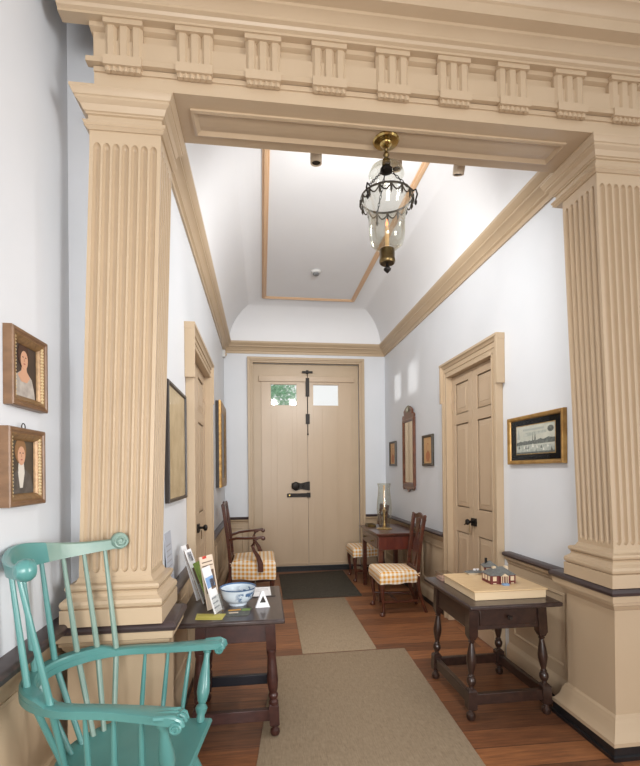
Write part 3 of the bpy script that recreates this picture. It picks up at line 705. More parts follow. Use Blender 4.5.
# ------------------------------------------------------------------ pictures and mirror (local: faces -y, back on y=0)
def pic(name,label,loc,rz,cat,w,h,prof,fm,group=None,tilt=0):
    t=thing(name,label,cat,loc,rz,group); t.rotation_euler.x=R(tilt)
    m=MB(); m.frame(w,h,prof); m.build('frame',fm,t,bevel=0)
    return t
LW,RW=90,-90
SK=flat('painted skin',(206,160,132)); HAIR1=flat('painted brown hair',(72,48,38)); HAIR2=flat('painted sandy hair',(140,104,70)); BG=mat('painted dark ground',(74,62,56),.4,var=(54,44,42),scale=9); BG2=mat('painted olive ground',(82,74,62),.4,var=(60,52,46),scale=9)
DRESS=mat('painted white dress',(196,190,182),.5,var=(160,152,146),scale=30); COAT=mat('painted grey coat',(98,92,88),.5,var=(72,68,64),scale=30); CRAV=flat('painted cravat',(214,208,198)); INK=flat('painted eyes',(52,36,32)); LIP=flat('painted lips',(170,92,82))
def ell(cx,cz,rx,rz_,n=22,a0=0,a1=2*pi): return [(cx+rx*cos(a0+(a1-a0)*k/n),cz+rz_*sin(a0+(a1-a0)*k/n)) for k in range(n)]
SLIP=mat('dull gilt slip',(150,118,80),.35,.3,var=(116,88,58),scale=50); BEAD=mat('pale gilt beading',(226,206,164),.3,.35)
def portrait(label,loc,woman,h):
    w=.255; d=.033
    t=pic('portrait_painting',label,loc,LW,'painting',w,h,[(0,0),(0,d-.004),(.004,d),(.012,d),(.016,d-.005),(.020,d-.006)],[FRAMEB],'portraits on the left wall')
    m=MB(); 
    m.frame(w-.04,h-.04,[(0,d-.006),(.004,d-.004),(.018,d-.014),(.024,d-.026)]); m.build('gilt_slip',SLIP,t)
    # gilded inner slips with gadroon
    iw,ih=w/2-.029,h/2-.03
    for s in (-1,1):
        m=MB()
        for j in range(int(2*ih/.012)): m.lathe([(.002,-.006),(.006,-.003),(.0075,0),(.006,.003),(.002,.006)],(s*(iw),-(d-.011),-ih+.008+j*.012),8)
        m.box(s*iw-.003,-(d-.012),-ih,s*iw+.003,-(d-.014),ih)
        m.build('gilt_beading',BEAD,t)
    m=MB(); a,b=w/2-.03,h/2-.03; y=-(d-.028)
    def layer(poly,i,lv): m.mi=i; m.prism(poly,'y',y,y-.0006*lv)
    m.mi=0; m.box(-a,y+.006,-b,a,y,b)
    f=(lambda p,i,lv:layer([(min(max(u,-a),a),min(max(v,-b),b)) for u,v in p],i,lv))
    cx=-.005; cz=.045
    if woman:
        f([(-.085,-b),(-.08,-.06),(-.055,-.02),(-.02,.0),(.02,.0),(.055,-.022),(.075,-.07),(.08,-b)],1,1)
        f([(-.045,-.018),(-.02,.0),(-.012,.03),(.012,.03),(.02,.0),(.042,-.018),(.02,-.04),(-.02,-.04)],2,2)
    else:
        f([(-.09,-b),(-.085,-.07),(-.06,-.03),(-.02,-.005),(.02,-.005),(.065,-.03),(.085,-.08),(.09,-b)],1,1)
        f([(-.016,.02),(.016,.02),(.022,-.02),(.008,-.075),(-.01,-.075),(-.022,-.02)],4,2)
    f(ell(cx,cz+.014,.038,.047),3,3)
    f(ell(cx+.004,cz-.004,.025,.034),2,4)
    for s in (-1,1): f(ell(cx+.004+s*.010,cz+.006,.004,.0022,10),5,5)
    f(ell(cx+.004,cz-.018,.007,.0026,10),6,5)
    f([(cx+.004-.002,cz+.004),(cx+.004+.004,cz-.009),(cx+.004-.004,cz-.009)],7,5)
    mats=[BG if woman else BG2, DRESS if woman else COAT, SK, HAIR1 if woman else HAIR2, CRAV, INK, LIP, flat('painted nose shade',(182,134,108))]
    m.build('painting',mats,t)
    if not woman:
        m=MB(); m.tube([(-.012+.012*cos(q*pi/6),-.02,h/2+.006+.012*sin(q*pi/6)) for q in range(13)],.002,6); m.build('hanging_ring',IRON,t)
    return t
portrait('upper small portrait, woman in a white low-necked dress, in brown and gilt frame',(XW+.001,1.785,1.781),True,.276)
portrait('lower small portrait, man in grey coat and white cravat, in brown and gilt frame',(XW+.001,1.76,1.428),False,.278)
# tall map on the left hall wall
t=pic('framed_document','tall thin black framed document on the left wall beside the doorway','picture',(XL+.002,2.655,1.57),LW,'picture',.53,.665,[(0,0),(0,.022),(.003,.026),(.015,.026),(.018,.020),(.02,.012)],DARKF) if False else None
t=thing('framed_document','tall black framed old document on the left wall between column and door','picture',(XL+.002,2.70,1.568),LW)
m=MB(); m.frame(.56,.65,[(0,0),(0,.020),(.003,.024),(.015,.024),(.018,.018),(.02,.010)]); m.build('frame',DARKF,t)
m=MB(); m.box(-.265,-.012,-.308,.265,-.004,.308); m.build('document',mat('aged paper',(196,176,140),.6,var=(170,148,112),scale=9),t)
m=MB(); m.box(-.262,-.016,-.306,.262,-.0145,.306); m.build('glazing',PICGLASS,t)
# gilt frame at the far left
t=thing('gilt_frame_picture','tall gilt framed dark picture leaning off the left wall beyond the doorway','picture',(XL+.002,5.40,1.72),LW)
m=MB(); m.frame(.70,.97,[(0,.035),(0,.05),(.008,.062),(.03,.066),(.07,.056),(.10,.05),(.11,.036)]); m.build('frame',GILT,t)
m=MB(); m.box(-.345,-.036,-.48,.345,0,.48); m.build('backing_box',DARKF,t)
m=MB(); m.box(-.25,-.044,-.39,.25,-.0365,.39); m.build('painting',mat('dark oil painting',(60,50,42),.3,var=(34,30,28),scale=4),t)
# right wall: two little frames, looking glass, engraving
REDC=flat('red chalk',(176,112,74)); BUFF=mat('buff paper',(206,168,122),.6,var=(194,152,106),scale=12)
def little(label,y,z,w,h):
    t=thing('small_framed_print',label,'picture',(XR-.002,y,z),RW,'small framed prints')
    m=MB(); m.frame(w,h,[(0,0),(0,.02),(.004,.026),(.02,.024),(.026,.016),(.03,.008)]); m.build('frame',mat('black gold frame',(66,54,34),.4,var=(40,34,26),scale=20),t)
    m=MB(); m.box(-w/2+.026,-.012,-h/2+.026,w/2-.026,-.004,h/2-.026); m.mi=1
    m.prism(ell(0,.03,.035,.05),'y',-.012,-.0125); m.prism(ell(.0,-.06,.06,.05),'y',-.012,-.0125); m.prism([(-.03,-.02),(.03,-.02),(.045,-.12),(-.04,-.12)],'y',-.0125,-.013); m.mi=0
    m.prism(ell(.005,.03,.026,.038),'y',-.0125,-.0132)
    m.build('print',[BUFF,REDC],t)
little('small framed print left of the tall mirror, nearest the far corner',5.885,1.635,.27,.33)
little('small framed reddish print between the tall mirror and the panelled door',4.60,1.618,.29,.33)
t=thing('wall_mirror','tall narrow walnut framed mirror with carved crest above the side table','mirror',(XR-.002,5.215,1.625),RW)
hw=.205; m=MB(); m.frame(2*hw,.80,[(0,0),(0,.024),(.008,.032),(.026,.030),(.036,.020),(.04,.012)]); m.build('frame',WALNUTM,t)
m=MB(); m.box(-hw+.03,-.016,-.37,hw-.03,-.008,.37); m.build('mirror_glass',MIRROR,t)
m=MB(); m.prism([(-hw,.39),(-hw-.012,.43),(-hw+.01,.455),(-hw+.04,.435),(-hw+.06,.46),(-hw+.05,.50),(-hw+.10,.53),(-.06,.545),(-.075,.485),(.075,.485),(.06,.545),(hw-.10,.53),(hw-.05,.50),(hw-.06,.46),(hw-.04,.435),(hw-.01,.455),(hw+.012,.43),(hw,.39)],'y',-.008,-.026); m.build('crest',WALNUTM,t)
m=MB(); m.tube([(.07*cos(q),-.02,.50+.05*sin(q)) for q in [pi*k/10 for k in range(11)]],.010,8)
for q in (-.045,0,.045): m.tube([(q*.7,-.022,.475),(q,-.028,.51),(q*.5,-.022,.55)],[.007,.012,.006],8)
m.build('carved_plume',mat('silvered carving',(150,146,130),.4,.3,var=(90,80,60),scale=30),t)
m=MB(); m.prism([(-hw,-.39),(-hw-.012,-.42),(-hw+.02,-.45),(-hw+.05,-.425),(-hw+.08,-.445),(-.07,-.435),(0,-.475),(.07,-.435),(hw-.08,-.445),(hw-.05,-.425),(hw-.02,-.45),(hw+.012,-.42),(hw,-.39)],'y',-.008,-.026); m.build('apron',WALNUTM,t)
# engraving of a harbour town
t=thing('framed_engraving','gold framed black matted harbour town engraving beside the right column','picture',(XR-.002,2.715,1.60),RW)
w,h=.60,.325; m=MB(); m.frame(w,h,[(0,0),(0,.022),(.003,.028),(.010,.030),(.020,.026),(.024,.022),(.028,.012)]); m.build('frame',mat('gold leaf frame',(186,148,86),.34,.45,var=(150,112,60),scale=18),t)
m=MB(); a,b=w/2-.026,h/2-.026; m.box(-a,-.010,-b,a,-.004,b); m.build('mount',mat('black mount',(18,18,20),.6,spec=.1),t)
m=MB(); y=-.010; px,pz=.205,.092
def L(poly,i,lv): m.mi=i; m.prism(poly,'y',y,y-.0005*lv)
L([(-px-.006,-pz-.006),(px+.006,-pz-.006),(px+.006,pz+.006),(-px-.006,pz+.006)],0,1)
L([(-px,-pz),(px,-pz),(px,pz),(-px,pz)],1,2)
L([(-px,-pz),(px,-pz),(px,-pz+.05),(-px,-pz+.055)],2,3)
sk=[(-px,-.022)]+[(-px+.01+k*.02,-.016+.012*random.random()+.012*(k/20)) for k in range(20)]+[(px,.0),(px,-.03),(-px,-.036)]
L(sk,3,4)
for u,hh in ((-.02,.05),(.0,.06),(.012,.045)): L([(u-.004,-.01),(u+.004,-.01),(u,hh-.01)],3,4)
for k in range(16):
    u=-px+.02+random.random()*(2*px-.04); v=-pz+.01+random.random()*.035; s=.006+.006*random.random()
    L([(u-s,v),(u+s,v),(u,v+s*2.2)],4 if k%2 else 3,5)
L([(-px,-pz),(px,-pz),(px,-pz+.012),(-px,-pz+.010)],3,4)
L([(-.13,.058),(.10,.060),(.10,.073),(-.13,.071)],5,3); L([(-px+.005,.005),(-px+.045,.005),(-px+.025,.075)],5,3); L(ell(.165,.055,.03,.02),3,3)
L([(.0-.12,.02),(.12,.035),(.13,.05),(-.10,.045)],2,3)
m.build('engraving',[GILTB,mat('print paper',(206,206,192),.6,var=(184,188,176),scale=14),mat('print grey',(150,158,150),.6,var=(196,200,190),scale=40),mat('print dark',(84,90,86),.6,var=(120,126,120),scale=60),flat('print sail',(226,226,216)),flat('print mid grey',(172,178,170))],t)
m=MB(); m.box(-a,-.0155,-b,a,-.0145,b); m.build('glazing',PICGLASS,t)

# ------------------------------------------------------------------ hanging lantern
lx,ly=.613,2.115
t=thing('hanging_lantern','bell-shaped clear glass lantern with candle hanging from the arch soffit','lantern',(lx,ly,3.006)); z=lambda v:(v-3.05)*.97
m=MB(); m.lathe([(.001,z(3.049)),(.062,z(3.049)),(.064,z(3.042)),(.058,z(3.034)),(.03,z(3.028)),(.026,z(3.02)),(.012,z(3.012)),(.001,z(3.012))],n=28); m.build('canopy',BRASS,t)
m=MB(); m.lathe([(.007,z(3.012)),(.011,z(3.0)),(.007,z(2.99)),(.012,z(2.982)),(.016,z(2.972)),(.010,z(2.962)),(.009,z(2.957)),(.018,z(2.948)),(.021,z(2.93)),(.020,z(2.918)),(.012,z(2.914)),(.012,z(2.895))],n=18); m.build('stem',OLDBRASS,t)
m=MB(); pf=[(.018,z(2.93)),(.05,z(2.922)),(.074,z(2.905)),(.084,z(2.882)),(.086,z(2.872))]; m.lathe(pf+[(r-.002,q-.002) for r,q in reversed(pf)],n=32,cap=False); m.build('smoke_bell',GLASS,t)
m=MB(); m.lathe([(.012,z(2.907)),(.030,z(2.903)),(.030,z(2.890)),(.02,z(2.883)),(.001,z(2.881))],n=18); m.build('chain_hub',IRON,t)
zr=2.755; rr=.124
for k in range(3):
    a=R(95+120*k); m=MB(); n=9
    p0=Vector((.024*cos(a),.024*sin(a),z(2.887))); p1=Vector((rr*cos(a),rr*sin(a),z(zr+.014)))
    for j in range(n):
        q=p0.lerp(p1,(j+.5)/n); d=(p1-p0).normalized(); 
        side=d.cross(Vector((0,0,1))).normalized(); other=side.cross(d)
        s=side if j%2 else other; L_=(p1-p0).length/n*.66
        m.tube([tuple(q+d*L_*cos(2*pi*i/8)+s*.005*sin(2*pi*i/8)) for i in range(9)],.0017,5)
    m.tube([tuple(p1),tuple(p1+Vector((.016*cos(a),.016*sin(a),.004))),tuple(p1+Vector((.022*cos(a),.022*sin(a),-.02))),tuple(p1+Vector((.014*cos(a),.014*sin(a),-.045)))],.004,7)
    m.lathe([(.002,-.07),(.007,-.062),(.007,-.052),(.002,-.044)],tuple(p1+Vector((.014*cos(a),.014*sin(a),0))),8)
    m.build('chain',IRON,t)
m=MB(); n=48
m.loft([[(r_*cos(2*pi*k/n),r_*sin(2*pi*k/n),z(q)) for k in range(n)] for r_,q in ((rr+.001,zr-.003),(rr+.003,zr),(rr+.003,zr+.006),(rr+.001,zr+.009),(rr-.001,zr+.004),(rr+.001,zr-.003))],True,False)
ns=15
for k in range(ns):
    a0=2*pi*k/ns; a1=2*pi*(k+1)/ns
    m.tube([((rr+.002)*cos(a0+(a1-a0)*q/6),(rr+.002)*sin(a0+(a1-a0)*q/6),z(zr-.002-.028*sin(pi*q/6))) for q in range(7)],.0034,5)
    m.tube([((rr+.003)*cos(a0),(rr+.003)*sin(a0),z(zr)),((rr+.003)*cos(a0),(rr+.003)*sin(a0),z(zr-.032)),((rr)*cos(a0),(rr)*sin(a0),z(zr-.046))],[.004,.0055,.001],6)
m.build('festoon_ring',mat('tarnished brass ring',(82,74,62),.4,.6,var=(52,48,42),scale=40),t)
m=MB(); pf=[(.124,zr+.006),(.115,zr-.02),(.104,zr-.045),(.093,zr-.075),(.088,zr-.11),(.087,2.58),(.084,2.555),(.078,2.53),(.058,2.512),(.036,2.505)]
m.lathe([(r,z(q)) for r,q in pf]+[(r-.0025,z(q)+.001) for r,q in reversed(pf)],n=40,cap=False); m.build('glass_body',GLASS,t)
m=MB(); m.lathe([(.036,z(2.500)),(.037,z(2.498)),(.037,z(2.452)),(.039,z(2.448)),(.039,z(2.438)),(.034,z(2.430)),(.001,z(2.430))],n=26); m.build('bottom_cup',OLDBRASS,t)
m=MB(); m.lathe([(.006,z(2.430)),(.008,z(2.415)),(.018,z(2.405)),(.017,z(2.398)),(.006,z(2.386)),(.001,z(2.382))],n=14); m.build('finial',IRON,t)
m=MB(); m.lathe([(.014,z(2.499)),(.0105,z(2.505)),(.0105,z(2.612)),(.003,z(2.615))],n=14); cn=m.build('candle',CANDLE,t)
m=MB(); m.lathe([(.001,z(2.616)),(.006,z(2.622)),(.007,z(2.630)),(.004,z(2.642)),(.0005,z(2.655))],n=12); m.build('flame',FLAME,cn)

# ------------------------------------------------------------------ small ceiling and wall fittings
t=thing('smoke_detector','round white smoke detector on the hall ceiling','smoke detector',(.628,5.02,ZC))
m=MB(); m.lathe([(.055,-.0005),(.056,-.02),(.048,-.028),(.001,-.028)],n=28); m.build('base',PLASTIC,t)
m=MB(); m.lathe([(.036,-.028),(.034,-.042),(.026,-.048),(.001,-.048)],n=24); m.build('sensor_cap',GREYP,t)
t=thing('motion_sensor','small white motion sensor in the upper left far corner under the cornice','sensor',(XL-.004,6.10,2.985))
m=MB(); m.box(0,-.03,-.05,.04,.03,.05); m.build('housing',PLASTIC,t,bevel=.008)
m=MB(); m.lathe([(.02,0),(.018,.012),(.010,.02),(.001,.022)],(.04,0,-.01),14,axis='x'); m.build('lens',flat('sensor lens',(196,176,150)),t)
# spotlights fixed behind the arch
def spot(label,x,zz,tilt):
    t=thing('spotlight',label,'spotlight',(x,2.345,zz),0,'spotlights behind the arch')
    m=MB(); m.lathe([(.016,.065),(.018,.062),(.030,.055),(.032,0),(.030,-.03),(.024,-.03),(.022,-.01),(.001,-.01)],n=22); m.T=Matrix(); h=m.build('lamp_head',mat('beige lamp metal',(196,178,154),.4),t); h.rotation_euler=(R(tilt),0,0)
    m=MB(); m.box(-.012,-.042,.06,.012,.0,.085); m.build('bracket',GREYP,t)
    m=MB(); m.lathe([(.022,-.026),(.001,-.026)],n=18); g=m.build('bulb',mat('lamp lens',(60,58,54),.2),t); g.rotation_euler=(R(tilt),0,0)
spot('beige spotlight head behind the arch soffit, left of the lantern',.300,3.055,4)
spot('beige spotlight head behind the arch, directly behind the lantern',.735,3.057,4)
spot('beige spotlight head behind the arch soffit, right of the lantern',1.09,3.057,20)
# ------------------------------------------------------------------ things on the left table
zt=.6602
def porcelain():
    m=bpy.data.materials.new('blue and white porcelain'); m.use_nodes=True; nt=m.node_tree; b=nt.nodes['Principled BSDF']; N=nt.nodes.new; L=nt.links.new
    tc=N('ShaderNodeTexCoord'); n=N('ShaderNodeTexNoise'); n.inputs['Scale'].default_value=38; n.inputs['Detail'].default_value=5; L(tc.outputs['Object'],n.inputs['Vector'])
    sp=N('ShaderNodeSeparateXYZ'); L(tc.outputs['Object'],sp.inputs[0])
    def mr(o,a,b_,c,d):
        x=N('ShaderNodeMapRange'); x.inputs[1].default_value=a; x.inputs[2].default_value=b_; x.inputs[3].default_value=c; x.inputs[4].default_value=d; L(o,x.inputs[0]); return x.outputs[0]
    def mul(a,b_):
        x=N('ShaderNodeMath'); x.operation='MULTIPLY'; L(a,x.inputs[0]); L(b_,x.inputs[1]); return x.outputs[0]
    body=mul(mr(n.outputs[0],.49,.55,0,1),mul(mr(sp.outputs[2],.022,.035,0,1),mr(sp.outputs[2],.082,.074,0,1)))
    body=mul(body,mr(sp.outputs[0],-.02,.02,.0,1))
    rim=mul(mr(sp.outputs[2],.091,.0925,0,1),mr(sp.outputs[2],.103,.101,0,1))
    a=N('ShaderNodeMath'); a.operation='MAXIMUM'; L(body,a.inputs[0]); L(rim,a.inputs[1])
    mx=N('ShaderNodeMix'); mx.data_type='RGBA'; mx.inputs[6].default_value=lin((206,218,228)); mx.inputs[7].default_value=lin((74,104,142)); L(a.outputs[0],mx.inputs[0])
    L(mx.outputs[2],b.inputs['Base Color']); b.inputs['Roughness'].default_value=.15; return m
t=thing('porcelain_bowl','blue and white porcelain bowl standing on the leaflet table','bowl',(-.138,2.575,zt))
m=MB(); pf=[(.001,.008),(.046,.008),(.046,.001),(.050,.001),(.050,.014),(.066,.02),(.084,.041),(.093,.068),(.099,.096),(.102,.099)]
m.lathe(pf+[(.099,.099),(.095,.094),(.089,.068),(.080,.043),(.06,.026),(.001,.018)],n=40); m.build('bowl',porcelain(),t,angle=50)
BRN=flat('brown print',(112,92,78)); GRN=mat('green print',(128,150,70),.5,var=(98,124,52),scale=40); BLU=flat('blue print',(134,168,212)); NAVY=flat('navy print',(66,64,92)); PNK=flat('buff print',(222,204,184)); RED=flat('red print',(196,70,56)); GREYT=flat('grey text',(150,150,156))
def brochure(label,x,y,h,w,rz,tilt,base,patches,holder=True):
    t=thing('brochure',label,'brochure',(x,y,zt+.006),rz,'brochures on the left table'); t.rotation_euler.x=R(tilt)
    m=MB(); m.box(-w/2,-.001,0,w/2,.004,h)
    for i,(a,b,c,d) in patches: m.mi=i; m.box(-w/2+a*w,-.0016,b*h,-w/2+c*w,-.001,d*h)
    m.build('card',base,t)
    if holder:
        o=thing('brochure_holder','clear acrylic stand of the '+label,'brochure holder',(x,y,zt),rz,'acrylic brochure stands')
        m=MB(); m.box(-w/2-.003,-.014,.0,w/2+.003,.012,.003); m.build('foot',ACRYL,o)
        m=MB(); m.T=Matrix.Rotation(R(tilt),4,'X'); m.box(-w/2-.004,-.013,.003,w/2+.004,-.011,h*.38); m.build('pocket',ACRYL,o)
RZ=71
brochure('white and blue brochure nearest the front of the leaflet table',-.232,2.432,.245,.088,RZ,-17,[PAPER,BLU,BRN,GREYT],[(1,(0,.55,1,.78)),(2,(.45,.5,1,.72)),(3,(.1,.1,.8,.13)),(3,(.1,.2,.8,.23)),(3,(.1,.3,.7,.33))])
brochure('buff brochure with small red heading behind the white and blue brochure',-.262,2.505,.285,.11,RZ-12,-11,[PNK,RED,BRN],[(1,(.2,.95,.5,1)),(2,(.1,.3,.9,.72)),(2,(.1,.8,.9,.82)),(2,(.1,.87,.9,.89))],False)
brochure('tall green brochure in the middle of the row',-.280,2.585,.25,.085,RZ+4,-22,[GRN],[])
brochure('brown brochure with white heading left of the green one',-.322,2.625,.315,.085,RZ+4,-20,[BRN,PAPER,NAVY],[(1,(0,.66,1,1)),(2,(.25,.78,.85,.95)),(1,(0,0,.22,.66))])
brochure('brown and white brochure farthest back on the leaflet table',-.362,2.70,.325,.085,RZ+2,-17,[PAPER,BRN,GREYT],[(1,(.5,0,1,.62)),(1,(.65,.9,1,1))])
def sheet(name,label,cat,quad,mats,th=.0015,fn=None,z0=None):
    z0=zt if z0 is None else z0
    c=Vector((sum(p[0] for p in quad)/4,sum(p[1] for p in quad)/4)); q=[(p[0]-c.x,p[1]-c.y) for p in quad]
    m=MB(); m.prism(q,'z',.0004,th)
    B=lambda u,v:(q[0][0]*(1-u)*(1-v)+q[1][0]*u*(1-v)+q[2][0]*u*v+q[3][0]*(1-u)*v, q[0][1]*(1-u)*(1-v)+q[1][1]*u*(1-v)+q[2][1]*u*v+q[3][1]*(1-u)*v)
    for i,u0,v0,u1,v1 in (fn or []): m.mi=i; m.prism([B(u0,v0),B(u1,v0),B(u1,v1),B(u0,v1)],'z',th,th+.0004)
    o=m.build(name,mats); o.location=(c.x,c.y,z0); return tag(o,label,cat)
YEL=mat('olive yellow print',(196,186,92),.45,var=(186,176,84),scale=60); DKP=mat('dark photo print',(92,90,78),.4,var=(52,56,50),scale=50)
sheet('leaflet','flat olive yellow leaflet at the front edge of the left table','leaflet',[(-.344,2.43),(-.192,2.405),(-.205,2.311),(-.34,2.332)],[YEL,flat('yellow band',(172,166,70))],fn=[(1,.05,.75,.95,.85),(1,.05,.3,.6,.36)])
sheet('leaflet','flat dark photographic leaflet with orange patch in front of the bowl','leaflet',[(-.19,2.475),(-.055,2.495),(-.078,2.355),(-.19,2.355)],[DKP,flat('orange print',(206,150,60)),GRN,PNK],.003,[(1,.05,.1,.55,.28),(2,.6,.1,.95,.4),(3,.1,.5,.5,.62)])
sheet('clipboard','dark clipboard under a white sheet at the back of the left table','clipboard',[(-.085,2.915),(.07,2.925),(.075,2.70),(-.098,2.685)],[DARKF],.004)
sheet('paper_sheet','white sheet of paper lying on the dark clipboard','paper',[(-.082,2.905),(.045,2.912),(.05,2.71),(-.094,2.695)],[PAPER,GREYT],.0012,[(1,.1,.2,.9,.23),(1,.1,.35,.9,.38),(1,.1,.5,.7,.53)],zt+.0042)
t=thing('tent_sign','small folded white card sign with dark triangle beside the bowl','sign',(-.002,2.50,zt),4)
m=MB(); rg=[]
m.prism([(-.040,0),(.040,0),(.033,.016),(.006,.09),(-.006,.09),(-.033,.016)],'y',-.016,.016); m.build('card',PAPER,t,bevel=.001)
m=MB(); m.prism([(-.016,.028),(.018,.028),(.002,.066)],'y',-.0166,-.016); m.build('opening_shade',DARKF,t)  # flat dark triangle painted in place of the shaded opening through the fold
t=thing('information_card','grey information card standing on the rail against the left wall beside the column','card',(XL+.022,2.475,.79),90); t.rotation_euler.x=R(-4)
m=MB(); m.box(-.075,-.001,0.001,.075,.004,.30); m.mi=1
for k in range(7): m.box(-.06,-.0014,.06+k*.028,.05,-.001,.066+k*.028)
m.build('card',[flat('card grey',(176,180,190)),GREYT],t)

# ------------------------------------------------------------------ teal comb-back armchair (local: faces +x)
t=thing('comb_back_armchair','teal painted comb-back spindle armchair in the left foreground by the portraits','chair',(-.466,1.668,0),-7)
ZA,ZS,ZCR=.695,.425,1.110
def seat_out(i):
    o=[(.238-i,.205-i*.8)]
    for k in range(0,25):
        a=R(62+k*(236/24)); o.append((-.0+(.245-i)*cos(a)-.0 if cos(a)<0 else (.16)*cos(a),(.235-i)*sin(a)))
    o.append((.238-i,-.205+i*.8)); return o
m=MB(); m.loft([[(x,y,z) for x,y in seat_out(i)] for z,i in ((ZS-.045,.05),(ZS-.030,.012),(ZS-.014,0),(ZS-.006,0.002),(ZS,.008),(ZS-.004,.03),(ZS-.010,.09),(ZS-.012,.15))]); m.build('seat',TEAL,t,angle=40)
def bow(u):
    """u -1..1 along the arm rail, 0 at the back"""
    s=1 if u>=0 else -1; a=abs(u); c=.62
    if a<c: q=a/c*pi/2; return Vector((-.04-.285*cos(q),s*.240*sin(q)))
    v=(a-c)/(1-c); return Vector((-.04+.300*v,s*(.240+.045*v**1.5)))
m=MB(); n=61; rg=[]
for k in range(n):
    u=-1+2*k/(n-1); p=bow(u); d=(bow(min(1,u+.02))-bow(max(-1,u-.02))).normalized(); nn=Vector((-d.y,d.x))
    a=abs(u); w=.025+(.010*max(0,(a-.72)/.28)); hh=.014; zz=ZA-.012+.006*a
    if a>.97: w*=.8
    rg.append([(p.x+nn.x*w*x,p.y+nn.y*w*x,zz+hh*y) for x,y in ((-1,-.8),(-.8,-1),(.8,-1),(1,-.8),(1,.8),(.8,1),(-.8,1),(-1,.8))])
m.loft(rg); 
arm=m.build('arm_rail',TEAL,t,angle=40)
# raised back section over the bow
m=MB(); rg=[]
for k in range(31):
    u=-.46+.92*k/30; p=bow(u); d=(bow(u+.02)-bow(u-.02)).normalized(); nn=Vector((-d.y,d.x)); e=max(0,(abs(u)-.38)/.08); hh=.020*(1-e*e*.9); w=.024
    z0=ZA+.002
    rg.append([(p.x+nn.x*w*x,p.y+nn.y*w*x,z0+hh*y) for x,y in ((-1,0),(1,0),(1,.7),(.75,1),(-.75,1),(-1,.7))])
m.loft(rg); m.build('back_rail',TEAL,t,angle=40)
def spiral(m,c,r0,ax,turns=1.6,n=40,dirn=1,rad=.006):
    pts=[]
    for k in range(n):
        q=k/(n-1)*turns*2*pi; r=r0*(1-.78*k/(n-1)); a,b=r*cos(q),r*sin(q)*dirn
        pts.append((c[0],c[1]+a,c[2]+b) if ax=='x' else (c[0]+a,c[1],c[2]+b))
    m.tube(pts,rad,7)
for s in (-1,1):                                                   # knuckle scrolls
    m=MB(); e=bow(s); c=(e.x-.006,e.y,ZA-.024)
    m.lathe([(.015,-.030),(.018,-.027),(.018,.027),(.015,.030)],c,20,axis='y')
    for q in (-.030,.030): spiral(m,(c[0],c[1]+q,c[2]),.016,'y',dirn=1,rad=.004)
    for q in (-.016,.006,.022): m.tube([(e.x-.07,e.y+q,ZA-.001),(e.x-.01,e.y+q*1.2,ZA+.003),(e.x+.008,e.y+q*1.2,ZA-.006),(e.x+.012,e.y+q*1.2,ZA-.022)],.009,8)
    m.build('knuckle_scroll',TEAL,arm)
ped=[(.013,0),(.017,.05),(.015,.10),(.021,.15),(.024,.19),(.019,.23),(.013,.25),(.018,.28),(.025,.40),(.024,.52),(.017,.72),(.012,.86),(.012,.94),(.017,.95),(.014,1)]
for s in (-1,1):
    e=bow(s*.93); m=MB(); m.lathe(ped,(.196,s*.178,ZS-.006),18,top=(e.x,e.y,ZA-.024)); m.build('arm_post',TEAL,t)
    for u,sx,sy in ((.845,.115,.198),(.735,.035,.21),(.62,-.045,.20)):
        e=bow(s*u); m=MB(); m.lathe([(.007,0),(.0095,.3),(.0085,.7),(.006,1)],(sx,s*sy,ZS-.008),10,top=(e.x,e.y,ZA-.02)); m.build('short_spindle',TEAL,t)
def crest(u): return Vector((-.372+.205*u*u+.012*u,.285*u))
for k,u in enumerate((-.86,-.45,-.06,.24,.49,.69,.87)):
    e=crest(u); b=bow(u*.47/.88); 
    sx,sy=-.205*cos(u*1.0)+.0,.205*sin(u*1.0)
    m=MB(); m.mi=0; P=[Vector((sx,sy,ZS-.008)),Vector((b.x,b.y,ZA)),Vector((e.x+.002,e.y,ZCR-.02))]
    m.tube(P[:2],[.0095,.011],10); m.tube([P[1],P[1].lerp(P[2],.5),P[2]],[.011,.0098,.0075],10)
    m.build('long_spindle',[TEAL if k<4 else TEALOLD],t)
m=MB(); n=33; rg=[]; 
def cz(u):
    a=abs(u); return (ZCR-.038+.022*a*a, ZCR+.034+.012*cos(u*pi*1.25)-.004*a)
for part in (0,1):
    rg=[]; m.mi=part
    for k in range(n):
        u=-.97+1.30*k/(n-1) if part==0 else .33+.64*k/(n-1)
        p=crest(u); d=(crest(u+.02)-crest(u-.02)).normalized(); nn=Vector((-d.y,d.x)); z0,z1=cz(u); w=.012; lean=.012
        zz=z0+(z1-z0)
        rg.append([(p.x+nn.x*w*x-lean*y,p.y+nn.y*w*x,z0+(z1-z0)*y) for x,y in ((-1,.0),(1,.0),(1,.9),(.5,1),(-.5,1),(-1,.9))])
    m.loft(rg)
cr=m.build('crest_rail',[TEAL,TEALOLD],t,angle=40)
for s in (-1,1):
    p=crest(s*1.0); d=(crest(s*1.0)-crest(s*.9)).normalized()*s; nn=Vector((d.y,-d.x)); m=MB()
    m.T=Matrix.Translation((p.x-.006,p.y,ZCR+.012))@Matrix.Rotation(math.atan2(nn.y,nn.x),4,'Z')
    m.lathe([(.028,-.016),(.034,-.010),(.034,.012),(.029,.018)] if s>0 else [(.001,-.03),(.018,-.027),(.030,-.014),(.034,0),(.032,.012),(.025,.022),(.001,.026)],(0,0,0),24,axis='x')
    spiral(m,(.018,0,0),.028,'x',dirn=-s,rad=.006)
    m.lathe([(.010,.016),(.008,.024),(.001,.026)],(0,0,0),12,axis='x')
    m.build('scroll_ear',TEAL if s<0 else TEALOLD,cr)
